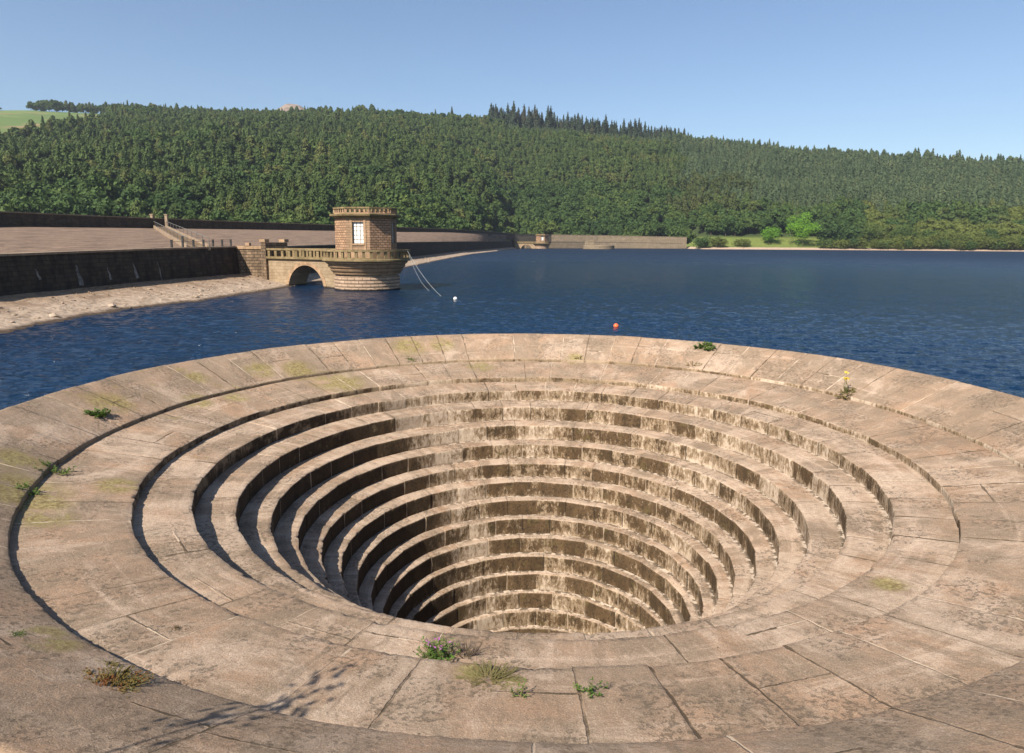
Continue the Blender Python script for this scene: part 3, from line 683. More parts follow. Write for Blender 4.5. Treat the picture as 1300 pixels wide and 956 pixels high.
    for k in range(8):
        a, b = corner(k, 3.86), corner(k + 1, 3.86); e = (b - a).normalized(); ang = math.atan2(e.y, e.x)
        for i in range(5):
            p = a.lerp(b, i / 5); w = .34 if i == 0 else .22
            mb = MB(); mb.box((p.x, p.y, 9.91), (w, .22, .456), ang); mb.build('parapet_pier', M['smooth'], root)
    # bridge
    w = 1.6; L0, L1 = 3.75, 16.4; ac, arad, az = BR_AC, 3.25, -.35; zt = 3.7
    sp = MB()
    for sgn in (1, -1):
        y = sgn * w; na = 24
        pts = [(ac + arad * math.cos(t), az + arad * math.sin(t)) for t in [PI * i / na for i in range(na + 1)]]
        for (x0_, z0_), (x1_, z1_) in zip(pts, pts[1:]):
            sp.face([(x0_, y, z0_), (x1_, y, z1_), (x1_, y, zt), (x0_, y, zt)])
            if sgn == 1: sp.face([(x0_, w, z0_), (x1_, w, z1_), (x1_, -w, z1_), (x0_, -w, z0_)])
        for (xa, xb) in ((L0, ac - arad), (ac + arad, L1)): sp.face([(xa, y, az - 3.5), (xb, y, az - 3.5), (xb, y, zt), (xa, y, zt)])
    for xx in (ac - arad, ac + arad): sp.face([(xx, w, az - 3.5), (xx, -w, az - 3.5), (xx, -w, az), (xx, w, az)])
    sp.face([(L1, w, az - 3.5), (L1, -w, az - 3.5), (L1, -w, zt), (L1, w, zt)]); sp.face([(L0, w, zt), (L1, w, zt), (L1, -w, zt), (L0, -w, zt)])
    sp.build('arch_bridge', M['spandrel'], root, smooth='keep')
    nv = 24
    for y0, y1 in ((w + .003, w + .06), (-w - .06, -w - .003)):
        vs = MB()
        for i in range(nv):
            t0 = PI * i / nv; t1 = PI * (i + 1) / nv
            q = [(ac + rr * math.cos(t), az + rr * math.sin(t)) for rr, t in ((arad, t0), (arad + .5, t0), (arad + .5, t1), (arad, t1))]
            A = [(a, y0, b) for a, b in q]; B_ = [(a, y1, b) for a, b in q]
            vs.face(A); vs.face(B_[::-1]); vs.face([A[0], A[3], B_[3], B_[0]]); vs.face([A[1], A[2], B_[2], B_[1]])
        vs.build('arch_ring', M['smooth'], root)
    for sgn in (1, -1):
        y = sgn * (w + .02); xa, xb = 5.3, L1
        for (za, zb2, wd, nm) in ((3.703, 4.0, .62, 'string_course'), (4.86, 5.12, .5, 'rail')):
            mb = MB(); mb.box(((xa + xb) / 2, y, (za + zb2) / 2), (xb - xa, wd, zb2 - za)); mb.build(nm, M['mossy'], root)
        nbp = 9
        for i in range(nbp):
            mb = MB(); x = lerp(xa + .3, xb - .35, i / (nbp - 1)); mb.box((x, y, 4.43), (.46, .3, .856)); mb.build('baluster', M['mossy'], root)
    pp = MB(); pp.box((L1 + .45, 0, 1.2), (.9, 4.0, 9.4)); pp.build('end_pier', M['abut'], root)
    for yy in (-1.75, 1.75): pp = MB(); pp.box((L1 + .45, yy, 5.92 + .22), (1.1, .8, .42)); pp.build('pier_cap', M['smooth'], root)
    return root
TC = Vector((-22.3, 72.3)); BANG = math.atan2(.45, -.893); BR_AC = 9.35
tw = valve_tower((TC.x, TC.y, WATER), BANG, 'octagonal stone valve tower with gallery and arched bridge, nearest, left of centre')
ft = atd(688, 314, 545)
tw2 = valve_tower((ft.x, ft.y, WATER), math.radians(172), 'small distant stone valve tower at the far end of the dam', near=False); tw2.scale = (1.3, 1.3, 1.12)

# mooring ropes from the gallery
g0 = atd(517, 318, 87.2)
for (px, py, sag, l_) in ((560, 376, 1.0, 'pale mooring rope, the longer of two slanting from the tower gallery into the water'), (545, 369, 1.6, 'pale mooring rope, the shorter of two slanting from the tower gallery into the water')):
    e = at(px, py); mb = MB(); pts = []
    for i in range(21):
        f = i / 20; p = g0.lerp(e, f); p = p - Vector((0, 0, sag * 4 * f * (1 - f) * .5)); pts.append(p)
    pts.append(e - Vector((0, 0, .3))); mb.tube(pts, .012, 6)
    o = mb.build('rope', M['rope'], smooth=True); tag(o, l_, 'rope')
def buoy(px, py, r, mat, label, top=True):
    p = at(px, py); root = empty('buoy', (p.x, p.y, WATER)); tag(root, label, 'buoy')
    mb = MB(); mb.rev([(max(.001, r * math.sin(t)), r * .35 - r * math.cos(t)) for t in [PI * i / 14 for i in range(15)]], n=24); mb.build('float', mat, root, smooth=True)
    mb = MB(); mb.tube([(0, 0, r * 1.3), (0, 0, r * 1.75)], r * .13, 8); mb.build('eye', M['iron'], root)
buoy(578, 380, .2, M['white'], 'small white buoy floating to the right of the valve tower'); buoy(782, 415, .19, M['orange'], 'orange buoy floating beyond the rim of the spillway')

# railing with posts on top of the wing wall end
rl = empty('railing', (-43.4, 66, 2.6)); tag(rl, 'short row of dark railing posts on top of the retaining wall beside the tower bridge', 'railing'); o = Vector(rl.location)
pp = [Vector((lerp(-44.3, -43.4, i / 6), lerp(65.5, 79.5, i / 6), lerp(2.8, 2.87, i / 6))) for i in range(7)]
for i, p in enumerate(pp):
    mb = MB(); h = 1.25 if i == 1 else .85; mb.box(p - o + Vector((0, 0, h / 2)), (.2, .2, h)); mb.box(p - o + Vector((0, 0, h + .04)), (.26, .26, .08)); mb.build('post', M['iron'], rl)
mb = MB(); mb.tube([pp[0] - o + Vector((0, 0, .7)), pp[-1] - o + Vector((0, 0, .7))], .025, 6); mb.build('rail', M['galv'], rl)
# staircase up the slope
stt = atd(203, 288, 158); stb = atd(252, 314.5, 88)
st = empty('staircase', stb); tag(st, 'long stone staircase with handrails climbing the slope from the retaining wall to the parapet', 'staircase')
D_ = stt - stb; hd = Vector((D_.x, D_.y, 0)); sd = Vector((-hd.y, hd.x, 0)).normalized(); Ls_ = hd.length; nst = 46; mb = MB()
for i in range(nst):
    p = D_ * ((i + .5) / nst); mb.box((p.x, p.y, p.z - .1), (Ls_ / nst * 1.0, 2.2, .3), math.atan2(hd.y, hd.x))
mb.build('steps', M['coping'], st)
for sg in (1, -1):
    mb = MB(); o1 = sd * 1.3 * sg; mb.beam(o1 + Vector((0, 0, .0)), D_ + o1, .28, .7); mb.build('side_wall', M['coping'], st)
    mb = MB(); mb.tube([o1 + Vector((0, 0, 1.3)), D_ + o1 + Vector((0, 0, 1.3))], .05, 6)
    mb.build('handrail', M['galv'], st)
    for i in range(12):
        mb = MB(); p = D_ * (i / 11) + o1; mb.tube([p, p + Vector((0, 0, 1.3))], .045, 6); mb.build('handrail_post', M['galv'], st)
for sg in (1, -1):
    mb = MB(); p = D_ + sd * 1.5 * sg; mb.box((p.x, p.y, p.z + 1.2), (.6, .6, 3.0)); mb.box((p.x, p.y, p.z + 2.8), (.8, .8, .2)); mb.build('gate_pier', M['coping'], st)

# far waterside walls
def farwall(name, pts, base, thick, label, D=None, mat='farwall'):
    L = [atd(px, py, d) for px, py, d in pts]; return wall_thing(name, [(p.x, p.y, p.z) for p in L], base, .4, thick, mat, label, 'wall', .35, 'farwall')
farwall('stone_wall', [(652, 297.0, 560), (700, 297.5, 600), (760, 298.5, 612), (872, 300.8, 615)], -4, 3., 'pale upper stone wall on the far shore below the wood')
farwall('stone_wall', [(668, 306.5, 560), (745, 307, 590), (800, 307.5, 600), (866, 308.5, 604)], -4, 2.5, 'pale lower stone wall standing in the water on the far shore')
p = atd(760, 314, 540); fb = empty('distant_spillway', (p.x, p.y, WATER)); tag(fb, 'second round bellmouth spillway far off in front of the far wall', 'spillway')
mb = MB(); mb.rev([(12.2, -3), (12.2, 2.9), (12.0, 3.1), (10.2, 2.4), (10.2, 2.2), (8, 1.6), (5, -2), (4, -6)], n=72); mb.build('rim', M['farwall'], fb)
mb = MB(); mb.box((-6.5, 12.5, 3.2), (7, 3, 8)); mb.build('access_pier', M['farwall'], fb)

# ------------------------------------------------------------ hills
H0 = [(-400, 150), (0, 250), (300, 300), (505, 370), (600, 480), (652, 625), (872, 618), (890, 585), (1100, 570), (1300, 535), (1700, 480)]
H1 = [(-400, 950), (0, 980), (300, 1040), (600, 1080), (900, 1050), (1300, 900), (1700, 780)]
HY = [(-400, 143), (0, 140), (55, 139.5), (110, 143), (220, 150), (330, 151.5), (480, 153), (600, 159), (700, 169), (860, 184), (1000, 201), (1100, 208), (1200, 215), (1300, 222), (1700, 245)]
def ground(px, D):
    d0, d1 = pl(px, H0), pl(px, H1); yr = pl(px, HY); r = ray(px, yr); zr = CH + r.z / r.y * d1
    rr = ray(px, 305); x = CAM.x + rr.x / rr.y * D
    left = px < 652
    zs = 1.0 if not left else -1.0
    if D < d0 - 4: z = -9 if not left else -8
    t = (D - d0) / (d1 - d0)
    if t < 0: z = lerp(WATER, -7, min(1, (d0 - D) / 40)) if not left else -4
    elif t <= 1:
        dd = D - d0
        beach = lerp(WATER, zs, min(1, dd / (22 if not left else 5)))
        f = max(0, (dd - 18) / (d1 - d0 - 18)); gg = f * (1.12 - .12 * f)
        z = beach + (zr - zs) * gg
    else: z = zr - (D - d1) * .12 - ((D - d1) / 300) ** 2 * 30 if D - d1 < 900 else zr - 400
    p = Vector((x, CAM.y + D, 0))
    if 0 < t: z += mnoise.fractal(p * .006, 1, 2, 4) * 9 * min(1, max(0, t - .03) * 4) * (1 - min(1, max(0, (t - .75) * 4)) * .85)
    return Vector((x, CAM.y + D, z))
def hillmat():
    t = NT('hillside_ground'); P = t.pos(); z = t.xyz(P)[2]; n = t.noise(P, .012, 5, .6); n2 = t.noise(P, .12, 4, .6); n3 = t.noise(P, .9, 4, .7)
    mead = t.mix(t.ss(n, .45, .6), (.085, .13, .045), (.115, .155, .055)); mead = t.mix(t.ss(t.noise(t.v('MULTIPLY', P, (1, 1, 6)), .012, 4), .52, .62), mead, (.2, .15, .085))
    mead = t.mix(t.m('MULTIPLY', t.ss(n2, .4, .7), .5), mead, (.09, .13, .04))
    c = t.mix(t.ss(t.attr('wood'), .3, .7), mead, (.035, .05, .018))
    gr = t.mix(t.ss(n3, .35, .65), (.075, .115, .028), (.15, .165, .045))
    c = t.mix(t.ss(t.m('ADD', z, t.m('MULTIPLY', n3, 1.5)), 10., 7.), c, gr)
    be = t.mix(t.ss(n3, .4, .65), (.42, .32, .25), (.24, .17, .12))
    c = t.mix(t.ss(t.m('ADD', z, t.m('MULTIPLY', n3, 1.6)), .1, -.3), c, be)
    return t.fin(c, .95, n3, .3, .1)
M['hill'] = hillmat()
def clearing(px, p):
    if px > 150: return False
    yy = CH + (p.z - CH)
    tane = (p.z - CH) / (p.y - CAM.y); yl = pl(px, [(-400, 200), (0, 190), (60, 180), (150, 160)]); r = ray(px, yl); return tane > r.z / r.y
def hills():
    V = []; F = []; wood = []; cols = [(-420 + 2140 * i / 220) for i in range(221)]; nD = 110
    for px in cols:
        d0, d1 = pl(px, H0), pl(px, H1)
        Ds = [d0 - 60, d0 - 20] + [d0 + k * 4 for k in range(9)] + [lerp(d0 + 36, d1, (k / 70)) for k in range(71)] + [d1 + 30, d1 + 80, d1 + 200, d1 + 500, d1 + 1200]
        for D in Ds:
            p = ground(px, D); V.append(tuple(p)); wood.append(0. if clearing(px, p) else 1.)
    n = len(Ds)
    for i in range(len(cols) - 1):
        for k in range(n - 1): F.append((i * n + k, (i + 1) * n + k, (i + 1) * n + k + 1, i * n + k + 1))
    me = bpy.data.meshes.new('hills'); me.from_pydata(V, [], F); a = me.attributes.new('wood', 'FLOAT', 'POINT'); a.data.foreach_set('value', wood)
    me.materials.append(M['hill']); me.polygons.foreach_set('use_smooth', [True] * len(F)); me.update()
    o = bpy.data.objects.new('hills', me); COL.objects.link(o); tag(o, 'wooded hillside across the reservoir', kind='structure')
hills()
# rocky tor peeping over the ridge
def tor():
    V = []; F = []; n = 60; c = atd(375, 131, 1900); zt = c.z - 2
    for i in range(n):
        for j in range(20):
            x = (i / (n - 1) - .5) * 420; y = (j / 19 - .5) * 300; h = math.exp(-(x / 38) ** 2) * 20 + 20 * math.exp(-(x / 120) ** 2) - 40
            z = zt + h * 1.0 - 3 - (y / 18) ** 2 + mnoise.fractal(Vector((x, y, 0)) * .05, .8, 2.2, 5) * 3; V.append((c.x + x, c.y + y, z))
    for i in range(n - 1):
        for j in range(19): F.append((i * 20 + j, (i + 1) * 20 + j, (i + 1) * 20 + j + 1, i * 20 + j + 1))
    me = bpy.data.meshes.new('hill'); me.from_pydata(V, [], F); t = NT('moorland'); P = t.pos(); nn = t.noise(P, .05, 5, .7)
    me.materials.append(t.fin(t.mix(t.ss(nn, .4, .6), (.15, .115, .09), (.26, .2, .16)), .95)); me.update()
    o = bpy.data.objects.new('hill', me); COL.objects.link(o); tag(o, 'bare brown hilltop showing above the wooded ridge', kind='structure')
tor()

# ------------------------------------------------------------ trees
def rand_dir(r):
    z = r.uniform(-1, 1); a = r.uniform(0, 2 * PI); s = math.sqrt(1 - z * z); return Vector((s * math.cos(a), s * math.sin(a), z))
def quad(V, F, c, u, v): n = len(V); V += [c - u - v, c + u - v, c + u + v, c - u + v]; F.append((n, n + 1, n + 2, n + 3))
def trunk_geo(V, F, h, r0, r1, lean=(0, 0), n=6):
    s = len(V)
    for k in range(4):
        f = k / 3; r = lerp(r0, r1, f)
        for i in range(n): V.append(Vector((r * math.cos(2 * PI * i / n) + lean[0] * f, r * math.sin(2 * PI * i / n) + lean[1] * f, h * f - .5 * (k == 0))))
    for k in range(3):
        for i in range(n): j = (i + 1) % n; F.append((s + k * n + i, s + k * n + j, s + (k + 1) * n + j, s + (k + 1) * n + i))
def conifer(seed, h, rad, n, shape='spire', size=.55):
    r = random.Random(seed); V = []; F = []; trunk_geo(V, F, h * .97, .22, .04); nt = len(F)
    tiers = int(h / (.9 if shape == 'spire' else 1.15)); lob = [r.uniform(.7, 1.15) for _ in range(tiers + 2)]
    for _ in range(n):
        if shape == 'spire': t = 1 - r.random() ** .62; t = lerp(.06, 1., t); R = rad * (1 - t) ** .72 + .12
        else: t = lerp(.22, 1., r.random() ** .8); R = rad * math.sqrt(max(0, 1 - ((t - .42) / .6) ** 2)) * (.92 if t > .42 else .85) + .15
        k = int(t * tiers); fr = t * tiers - k; a = r.uniform(0, 2 * PI)
        R *= lob[k] * (1.05 - .35 * fr) * (.85 + .25 * math.sin(a * 3 + k * 2.1 + seed))
        q = R * (r.random() ** .35); z = t * h - q * .28
        out = Vector((math.cos(a), math.sin(a), 0)); tan = Vector((-out.y, out.x, 0)); s = size * r.uniform(.6, 1.25) * (1 - .45 * t)
        nn = (out * r.uniform(.3, 1.) + Vector((0, 0, r.uniform(.1, .9))) + rand_dir(r) * .55).normalized()
        u = nn.cross(tan).normalized() * s; v = nn.cross(u).normalized() * s * .62
        quad(V, F, Vector((out.x * q, out.y * q, z)), u, v)
    return V, F, nt
def broad(seed, h, rad, n, size=.6, lobes=16):
    r = random.Random(seed); V = []; F = []; trunk_geo(V, F, h * .55, .3, .12); nt0 = 0
    L = []
    for i in range(lobes):
        d = rand_dir(r); d.z = d.z * .9; q = r.uniform(.35, .85)
        c = Vector((d.x * rad * q, d.y * rad * q, h * .55 + d.z * h * .36 * q)); L.append((c, rad * r.uniform(.28, .46)))
        if i < 6: # limbs
            s = len(V); p0 = Vector((0, 0, h * .3)); dd = (c - p0); o = dd.orthogonal().normalized() * .1; o2 = dd.cross(o).normalized() * .1
            V += [p0 + o, p0 + o2, p0 - o - o2, c + o * .3, c + o2 * .3, c - o * .3 - o2 * .3]; F += [(s, s + 1, s + 4, s + 3), (s + 1, s + 2, s + 5, s + 4), (s + 2, s, s + 3, s + 5)]
    nt = len(F)
    for _ in range(n):
        c, R = L[r.randrange(lobes)]; d = rand_dir(r)
        if d.z < -.3 and r.random() < .6: d.z = -d.z
        p = c + d * R * r.uniform(.75, 1.1); p.z = max(p.z, h * .1)
        nn = (d + rand_dir(r) * .8).normalized(); u = nn.orthogonal().normalized(); v = nn.cross(u); s = size * r.uniform(.5, 1.1); a = r.uniform(0, PI)
        u, v = u * math.cos(a) + v * math.sin(a), v * math.cos(a) - u * math.sin(a)
        quad(V, F, p, u * s, v * s * .7)
    return V, F, nt
def tree_mesh(name, geo, leaf):
    V, F, nt = geo; me = bpy.data.meshes.new(name); me.from_pydata([tuple(v) for v in V], [], F); me.materials.append(M['bark']); me.materials.append(M[leaf])
    me.polygons.foreach_set('material_index', [0] * nt + [1] * (len(F) - nt)); me.update(); return me
PR = {
    'pine': [tree_mesh('pine_tree', conifer(11 + i, h * .93, rd * 1.15, 900, 'round', .8), 'pine') for i, (h, rd) in enumerate(((17, 3.8), (19, 4.4), (15, 4.2)))] + [tree_mesh('pine_tree', broad(141 + i, h, rd, 900, .72, 14), 'pine') for i, (h, rd) in enumerate(((17, 4.4), (15, 4.8), (19, 4.6)))] + [tree_mesh('pine_tree', conifer(151, 18, 4.4, 900, 'spire', .75), 'pine')],
    'spruce': [tree_mesh('spruce_tree', conifer(31 + i, h, rd * 1.3, 950, 'spire', .78), 'spruce') for i, (h, rd) in enumerate(((16, 3.6), (18, 3.9), (14.5, 3.6)))] + [tree_mesh('spruce_tree', conifer(37 + i, h, rd, 950, 'round', .78), 'spruce') for i, (h, rd) in enumerate(((16, 4.3), (14, 4.4)))],
    'broad': [tree_mesh('broadleaf_tree', broad(51 + i, h, rd, 1100, .72), 'broad') for i, (h, rd) in enumerate(((13, 5.6), (15, 6.4), (11, 5.2), (14, 5.0)))],
    'olive': [tree_mesh('broadleaf_tree', broad(71 + i, h, rd, 1100, .62), 'olive') for i, (h, rd) in enumerate(((11, 5.2), (9, 5.4), (12, 5.6)))],
    'larch': [tree_mesh('larch_tree', conifer(171 + i, 17, 4.6, 900, 'round', .8), 'larch') for i in range(2)],
    'ridge': [tree_mesh('spruce_tree', conifer(91 + i, h, rd * 1.55, 1300, 'spire', 1.0), 'darkspruce') for i, (h, rd) in enumerate(((27, 4.0), (24, 3.6), (30, 4.2)))],
}
trees = []   # kind, proto, position, rz, scale, px, D
fr_ = random.Random(5)
D = 255.
while D < 1120:
    sp = 7.6; px = -70.; W_m = D
    step = sp / D * FPX * .98
    while px < 1380:
        px += step * fr_.uniform(.75, 1.25)
        dj = D + fr_.uniform(-3.5, 3.5); d0, d1 = pl(px, H0), pl(px, H1)
        if dj < d0 + (16 if px > 652 else 20) or dj > d1 + 22: continue
        p = ground(px, dj)
        if clearing(px, p): continue
        t = (dj - d0) / (d1 - d0); nz = mnoise.noise(Vector((p.x, p.y, 0)) * .012); n2 = mnoise.noise(Vector((p.x + 500, p.y, 5)) * .03)
        if 872 < px < 1045 and dj < d0 + 38: continue       # open grass by the shore
        kind = 'pine'; sc = fr_.uniform(.78, 1.18) * (1.05 + .35 * n2)
        if px > 652 and (t + nz * .22 < (.36 if px < 880 else .24)): kind = 'olive' if (px > 1090 and n2 > -.25) else 'broad'
        elif px <= 652 and t + nz * .25 < .13 + max(0, px - 480) * .0009: kind = 'broad' if n2 > -.1 else 'pine'
        elif px > 860 + nz * 60 and t > .25: kind = 'spruce'
        elif 640 < px < 900 and t > .86: kind = 'spruce'; sc *= .62
        elif n2 + nz > .55: kind = 'broad'
        if 845 < px < 960 and .16 < t < .44 and n2 > -.12 and fr_.random() < .4: kind = 'larch'; sc = fr_.uniform(1., 1.35)
        if kind == 'broad' and fr_.random() < .3: continue
        if kind == 'spruce' and t > .9 and px > 1150: sc *= fr_.uniform(.8, 1.35)
        if kind == 'pine' and t > .97 and fr_.random() < .03: kind = 'spruce'; sc *= 1.3
        if t > .965 and 90 < px < 640 : sc *= .85
        if kind == 'broad': sc *= fr_.uniform(.9, 1.15)
        trees.append((kind, fr_.randrange(len(PR[kind])), p, fr_.uniform(0, 2 * PI), sc, px, dj))
    D += sp * .92
for i in range(100):          # tall dark spruces on the ridge
    px = lerp(622, 868, (i + fr_.uniform(-.45, .45)) / 99); d1 = pl(px, H1) + fr_.uniform(2, 30); p = ground(px, d1)
    sc = lerp(1.5, 1.1, (px - 622) / 246) * fr_.uniform(.72, 1.08); trees.append(('ridge', fr_.randrange(3), p, fr_.uniform(0, 6.28), sc, px, d1))
for (px, sc) in ((575, .95), (905, .6), (912, .7), (1165, .6), (1172, .75), (1180, .8), (1188, .8), (1196, .7), (1212, .6), (1235, .75), (1243, .65), (1262, .7), (1275, .85), (1284, .8), (1296, .7), (986, .5), (1012, .45), (940, .45)):
    d1 = pl(px, H1); p = ground(px, d1); trees.append(('ridge', fr_.randrange(3), p, 0, sc, px, d1))
LAB = {
    'pine': (lambda px, t: 'green pine tree in the dense plantation on the hillside above the dam' if px < 652 else 'green pine tree in the wood on the hillside above the far shore', 'tree', 'pines of the hillside plantation'),
    'spruce': (lambda px, t: 'grey-green spruce tree in the plantation on the right-hand hillside', 'tree', 'spruces of the right-hand plantation'),
    'larch': (lambda px, t: 'dull olive larch tree among greener trees above the end of the far stone wall', 'tree', 'dull larches above the far wall'),
    'broad': (lambda px, t: 'green broadleaf tree at the foot of the hill behind the dam' if px < 652 else 'green broadleaf tree near the far waterside', 'tree', 'broadleaf trees at the foot of the hillside'),
    'olive': (lambda px, t: 'olive-green bushy tree on the water edge at the right', 'tree', 'olive-green trees along the right shore'),
    'ridge': (lambda px, t: 'tall dark spruce in the row standing on the skyline' if px < 880 else 'dark spruce poking above the skyline at the right', 'tree', 'dark spruces on the skyline')}
NAME = {'larch': 'larch_tree', 'pine': 'pine_tree', 'spruce': 'spruce_tree', 'broad': 'broadleaf_tree', 'olive': 'broadleaf_tree', 'ridge': 'spruce_tree'}
first = {}
def tree_obj(T):
    kind, pi, p, rz, sc, px, D = T
    o = bpy.data.objects.new(NAME[kind], PR[kind][pi]); COL.objects.link(o); o.location = p; o.rotation_euler = (0, 0, rz); o.scale = (sc, sc, sc * (1.0))
    l, c, gname = LAB[kind]; lab = l(px, 0)
    tag(o, lab, c, gname if kind not in ('pine', 'broad', 'ridge') else gname + (' on the left' if px < 652 else ' on the right') if kind != 'ridge' else ('tall dark spruces in the skyline row' if px < 880 else 'dark spruces on the right skyline')); first.setdefault((kind, pi), o); return o
rest = {}
CAP = {'larch': 100, 'pine': 300, 'spruce': 200, 'broad': 210, 'olive': 90, 'ridge': 300}
for kind in PR:
    L = sorted([T for T in trees if T[0] == kind and -8 < T[5] < 1308], key=lambda T: T[6] / T[4]); ids = set(id(T) for T in L[:CAP[kind]])
    for T in L[:CAP[kind]]: tree_obj(T)
    for pi in range(len(PR[kind])):
        if (kind, pi) not in first:
            for T in L:
                if T[1] == pi: tree_obj(T); ids.add(id(T)); break
    rest[kind] = [T for T in trees if T[0] == kind and id(T) not in ids]
def forest(name, kinds, label):
    protos = [(k, i) for k in kinds for i in range(len(PR[k])) if (k, i) in first]; L = [T for k in kinds for T in rest[k] if (T[0], T[1]) in protos]
    if not L: return
    me = bpy.data.meshes.new(name); me.from_pydata([tuple(T[2]) for T in L], [], [])
    a = me.attributes.new('proto', 'INT', 'POINT'); a.data.foreach_set('value', [protos.index((T[0], T[1])) for T in L])
    a = me.attributes.new('rot', 'FLOAT_VECTOR', 'POINT'); a.data.foreach_set('vector', [q for T in L for q in (0, 0, T[3])])
    a = me.attributes.new('scl', 'FLOAT_VECTOR', 'POINT'); a.data.foreach_set('vector', [q for T in L for q in (T[4], T[4], T[4])])
    o = bpy.data.objects.new(name, me); COL.objects.link(o)
    ng = bpy.data.node_groups.new(name, 'GeometryNodeTree'); ng.interface.new_socket('Geometry', in_out='INPUT', socket_type='NodeSocketGeometry'); ng.interface.new_socket('Geometry', in_out='OUTPUT', socket_type='NodeSocketGeometry')
    N = ng.nodes; Lk = ng.links; gi = N.new('NodeGroupInput'); go = N.new('NodeGroupOutput'); jn = N.new('GeometryNodeJoinGeometry')
    def na(nm, ty): n = N.new('GeometryNodeInputNamedAttribute'); n.data_type = ty; n.inputs[0].default_value = nm; return n.outputs[0]
    pa = na('proto', 'INT'); ro = na('rot', 'FLOAT_VECTOR'); sc = na('scl', 'FLOAT_VECTOR'); er = N.new('FunctionNodeEulerToRotation'); Lk.new(ro, er.inputs[0])
    for i, key in enumerate(protos):
        oi = N.new('GeometryNodeObjectInfo'); oi.inputs[0].default_value = first[key]; oi.transform_space = 'ORIGINAL'; oi.inputs['As Instance'].default_value = True
        cp = N.new('FunctionNodeCompare'); cp.data_type = 'INT'; cp.operation = 'EQUAL'
        ia = [s for s in cp.inputs if s.type == 'INT']; Lk.new(pa, ia[0]); ia[1].default_value = i
        ip = N.new('GeometryNodeInstanceOnPoints'); Lk.new(gi.outputs[0], ip.inputs['Points']); Lk.new(cp.outputs[0], ip.inputs['Selection']); Lk.new(oi.outputs['Geometry'], ip.inputs['Instance'])
        Lk.new(er.outputs[0], ip.inputs['Rotation']); Lk.new(sc, ip.inputs['Scale']); Lk.new(ip.outputs[0], jn.inputs[0])
    Lk.new(jn.outputs[0], go.inputs[0]); md = o.modifiers.new('forest', 'NODES'); md.node_group = ng
    tag(o, label, 'forest', kind='stuff')
forest('pine_forest', ['pine'], 'dense green pine plantation covering the upper hillside')
forest('spruce_forest', ['spruce'], 'grey-green spruce plantation on the upper right hillside')
forest('broadleaf_wood', ['broad', 'olive', 'larch'], 'mixed broadleaf woodland behind the nearest trees on the lower slopes')
# treeline on the meadow's horizon (behind the clearing)
copse = []
for i in range(64):
    px = lerp(56, 225, (i + fr_.uniform(-.4, .4)) / 63); d1 = pl(px, H1) - 6 + fr_.uniform(0, 16); p = ground(px, d1)
    k = 'broad' if i < 16 or i % 7 == 3 else 'pine'; o = bpy.data.objects.new(NAME[k], PR[k][i % 3]); COL.objects.link(o); o.location = p; s = fr_.uniform(.8, 1.08) * (1.0 if k == 'pine' else 1.12); o.scale = (s, s, s); o.rotation_euler.z = i
    tag(o, 'tree in the line on the skyline beyond the meadow at top left', 'tree', 'trees on the skyline beyond the meadow')
p = ground(16, 975); o = bpy.data.objects.new('bush', PR['broad'][0]); COL.objects.link(o); o.location = p; o.scale = (.45,) * 3; tag(o, 'lone small bush on the open meadow at top left', 'bush')
# singled-out trees by the far shore, with crown and trunk as parts
def shore_tree(name, px, py_base, D, h, rad, leaf, label, seed, n=2600, cat='tree', squash=.5, grp=None):
    p = ground(px, D) - Vector((0, 0, h * .13)); root = empty(name, p); V, F, nt = broad(seed, h, rad, n, .42, 26)
    for nm, fs, mt in (('trunk', F[:nt], 'bark'), ('crown', F[nt:], leaf)):
        used = sorted(set(i for f in fs for i in f)); mp = {a: b for b, a in enumerate(used)}
        me = bpy.data.meshes.new(nm); me.from_pydata([tuple(V[i]) for i in used], [], [tuple(mp[i] for i in f) for f in fs]); me.materials.append(M[mt]); me.update()
        o = bpy.data.objects.new(nm, me); COL.objects.link(o); o.parent = root
    tag(root, label, cat, grp)
d_ = lambda px, k: pl(px, H0) + k
shore_tree('broadleaf_tree', 1019, 308, d_(1019, 14), 36, 13, 'bright', 'bright green round tree standing out on the far shore', 201, 3600)
shore_tree('broadleaf_tree', 976, 306, d_(976, 22), 19, 9, 'bright', 'smaller bright green tree just left of the brightest shore tree', 202)
shore_tree('bush', 893, 310, d_(893, 8), 9.5, 9, 'broad', 'large green bush at the right end of the far stone wall', 203, cat='bush')
shore_tree('bush', 912, 309, d_(912, 10), 9, 7, 'olive', 'green bush beside the large bush near the wall end', 204, cat='bush')
shore_tree('bush', 942, 308, d_(942, 14), 6, 8, 'olive', 'low yellow-green bush on the open shore grass', 205, 1500, cat='bush')
for i, (px, k, h, rr, m_) in enumerate(((1068, 26, 20, 12, 'broad'), (1104, 20, 24, 13, 'broad'), (1145, 20, 23, 12, 'broad'), (1190, 10, 15, 9.5, 'olive'), (1222, 9, 14, 9, 'olive'), (1255, 9, 13, 9, 'olive'), (1288, 9, 12, 9, 'olive'), (1168, 8, 9, 8, 'olive'), (1080, 9, 7, 6, 'olive'), (1120, 8, 8, 7, 'olive'))):
    shore_tree('broadleaf_tree', px, 0, d_(px, k), h, rr, m_, ('full green tree in the row just above the right-hand shore' if m_ == 'broad' else 'olive-green bushy tree leaning over the right-hand shore'), 210 + i, 2200,
               grp='full green trees above the right shore' if m_ == 'broad' else 'olive-green trees over the right shore')
for i in range(22):
    px = lerp(1048, 1304, (i + fr_.uniform(-.3, .3)) / 21)
    shore_tree('bush', px, 0, d_(px, fr_.uniform(3, 9)), fr_.uniform(8, 13), fr_.uniform(5.5, 8), 'olive' if i % 3 else 'broad', 'low bush hanging over the waterline of the right-hand shore', 240 + i, 1100, 'bush', grp='bushes along the waterline of the right shore')
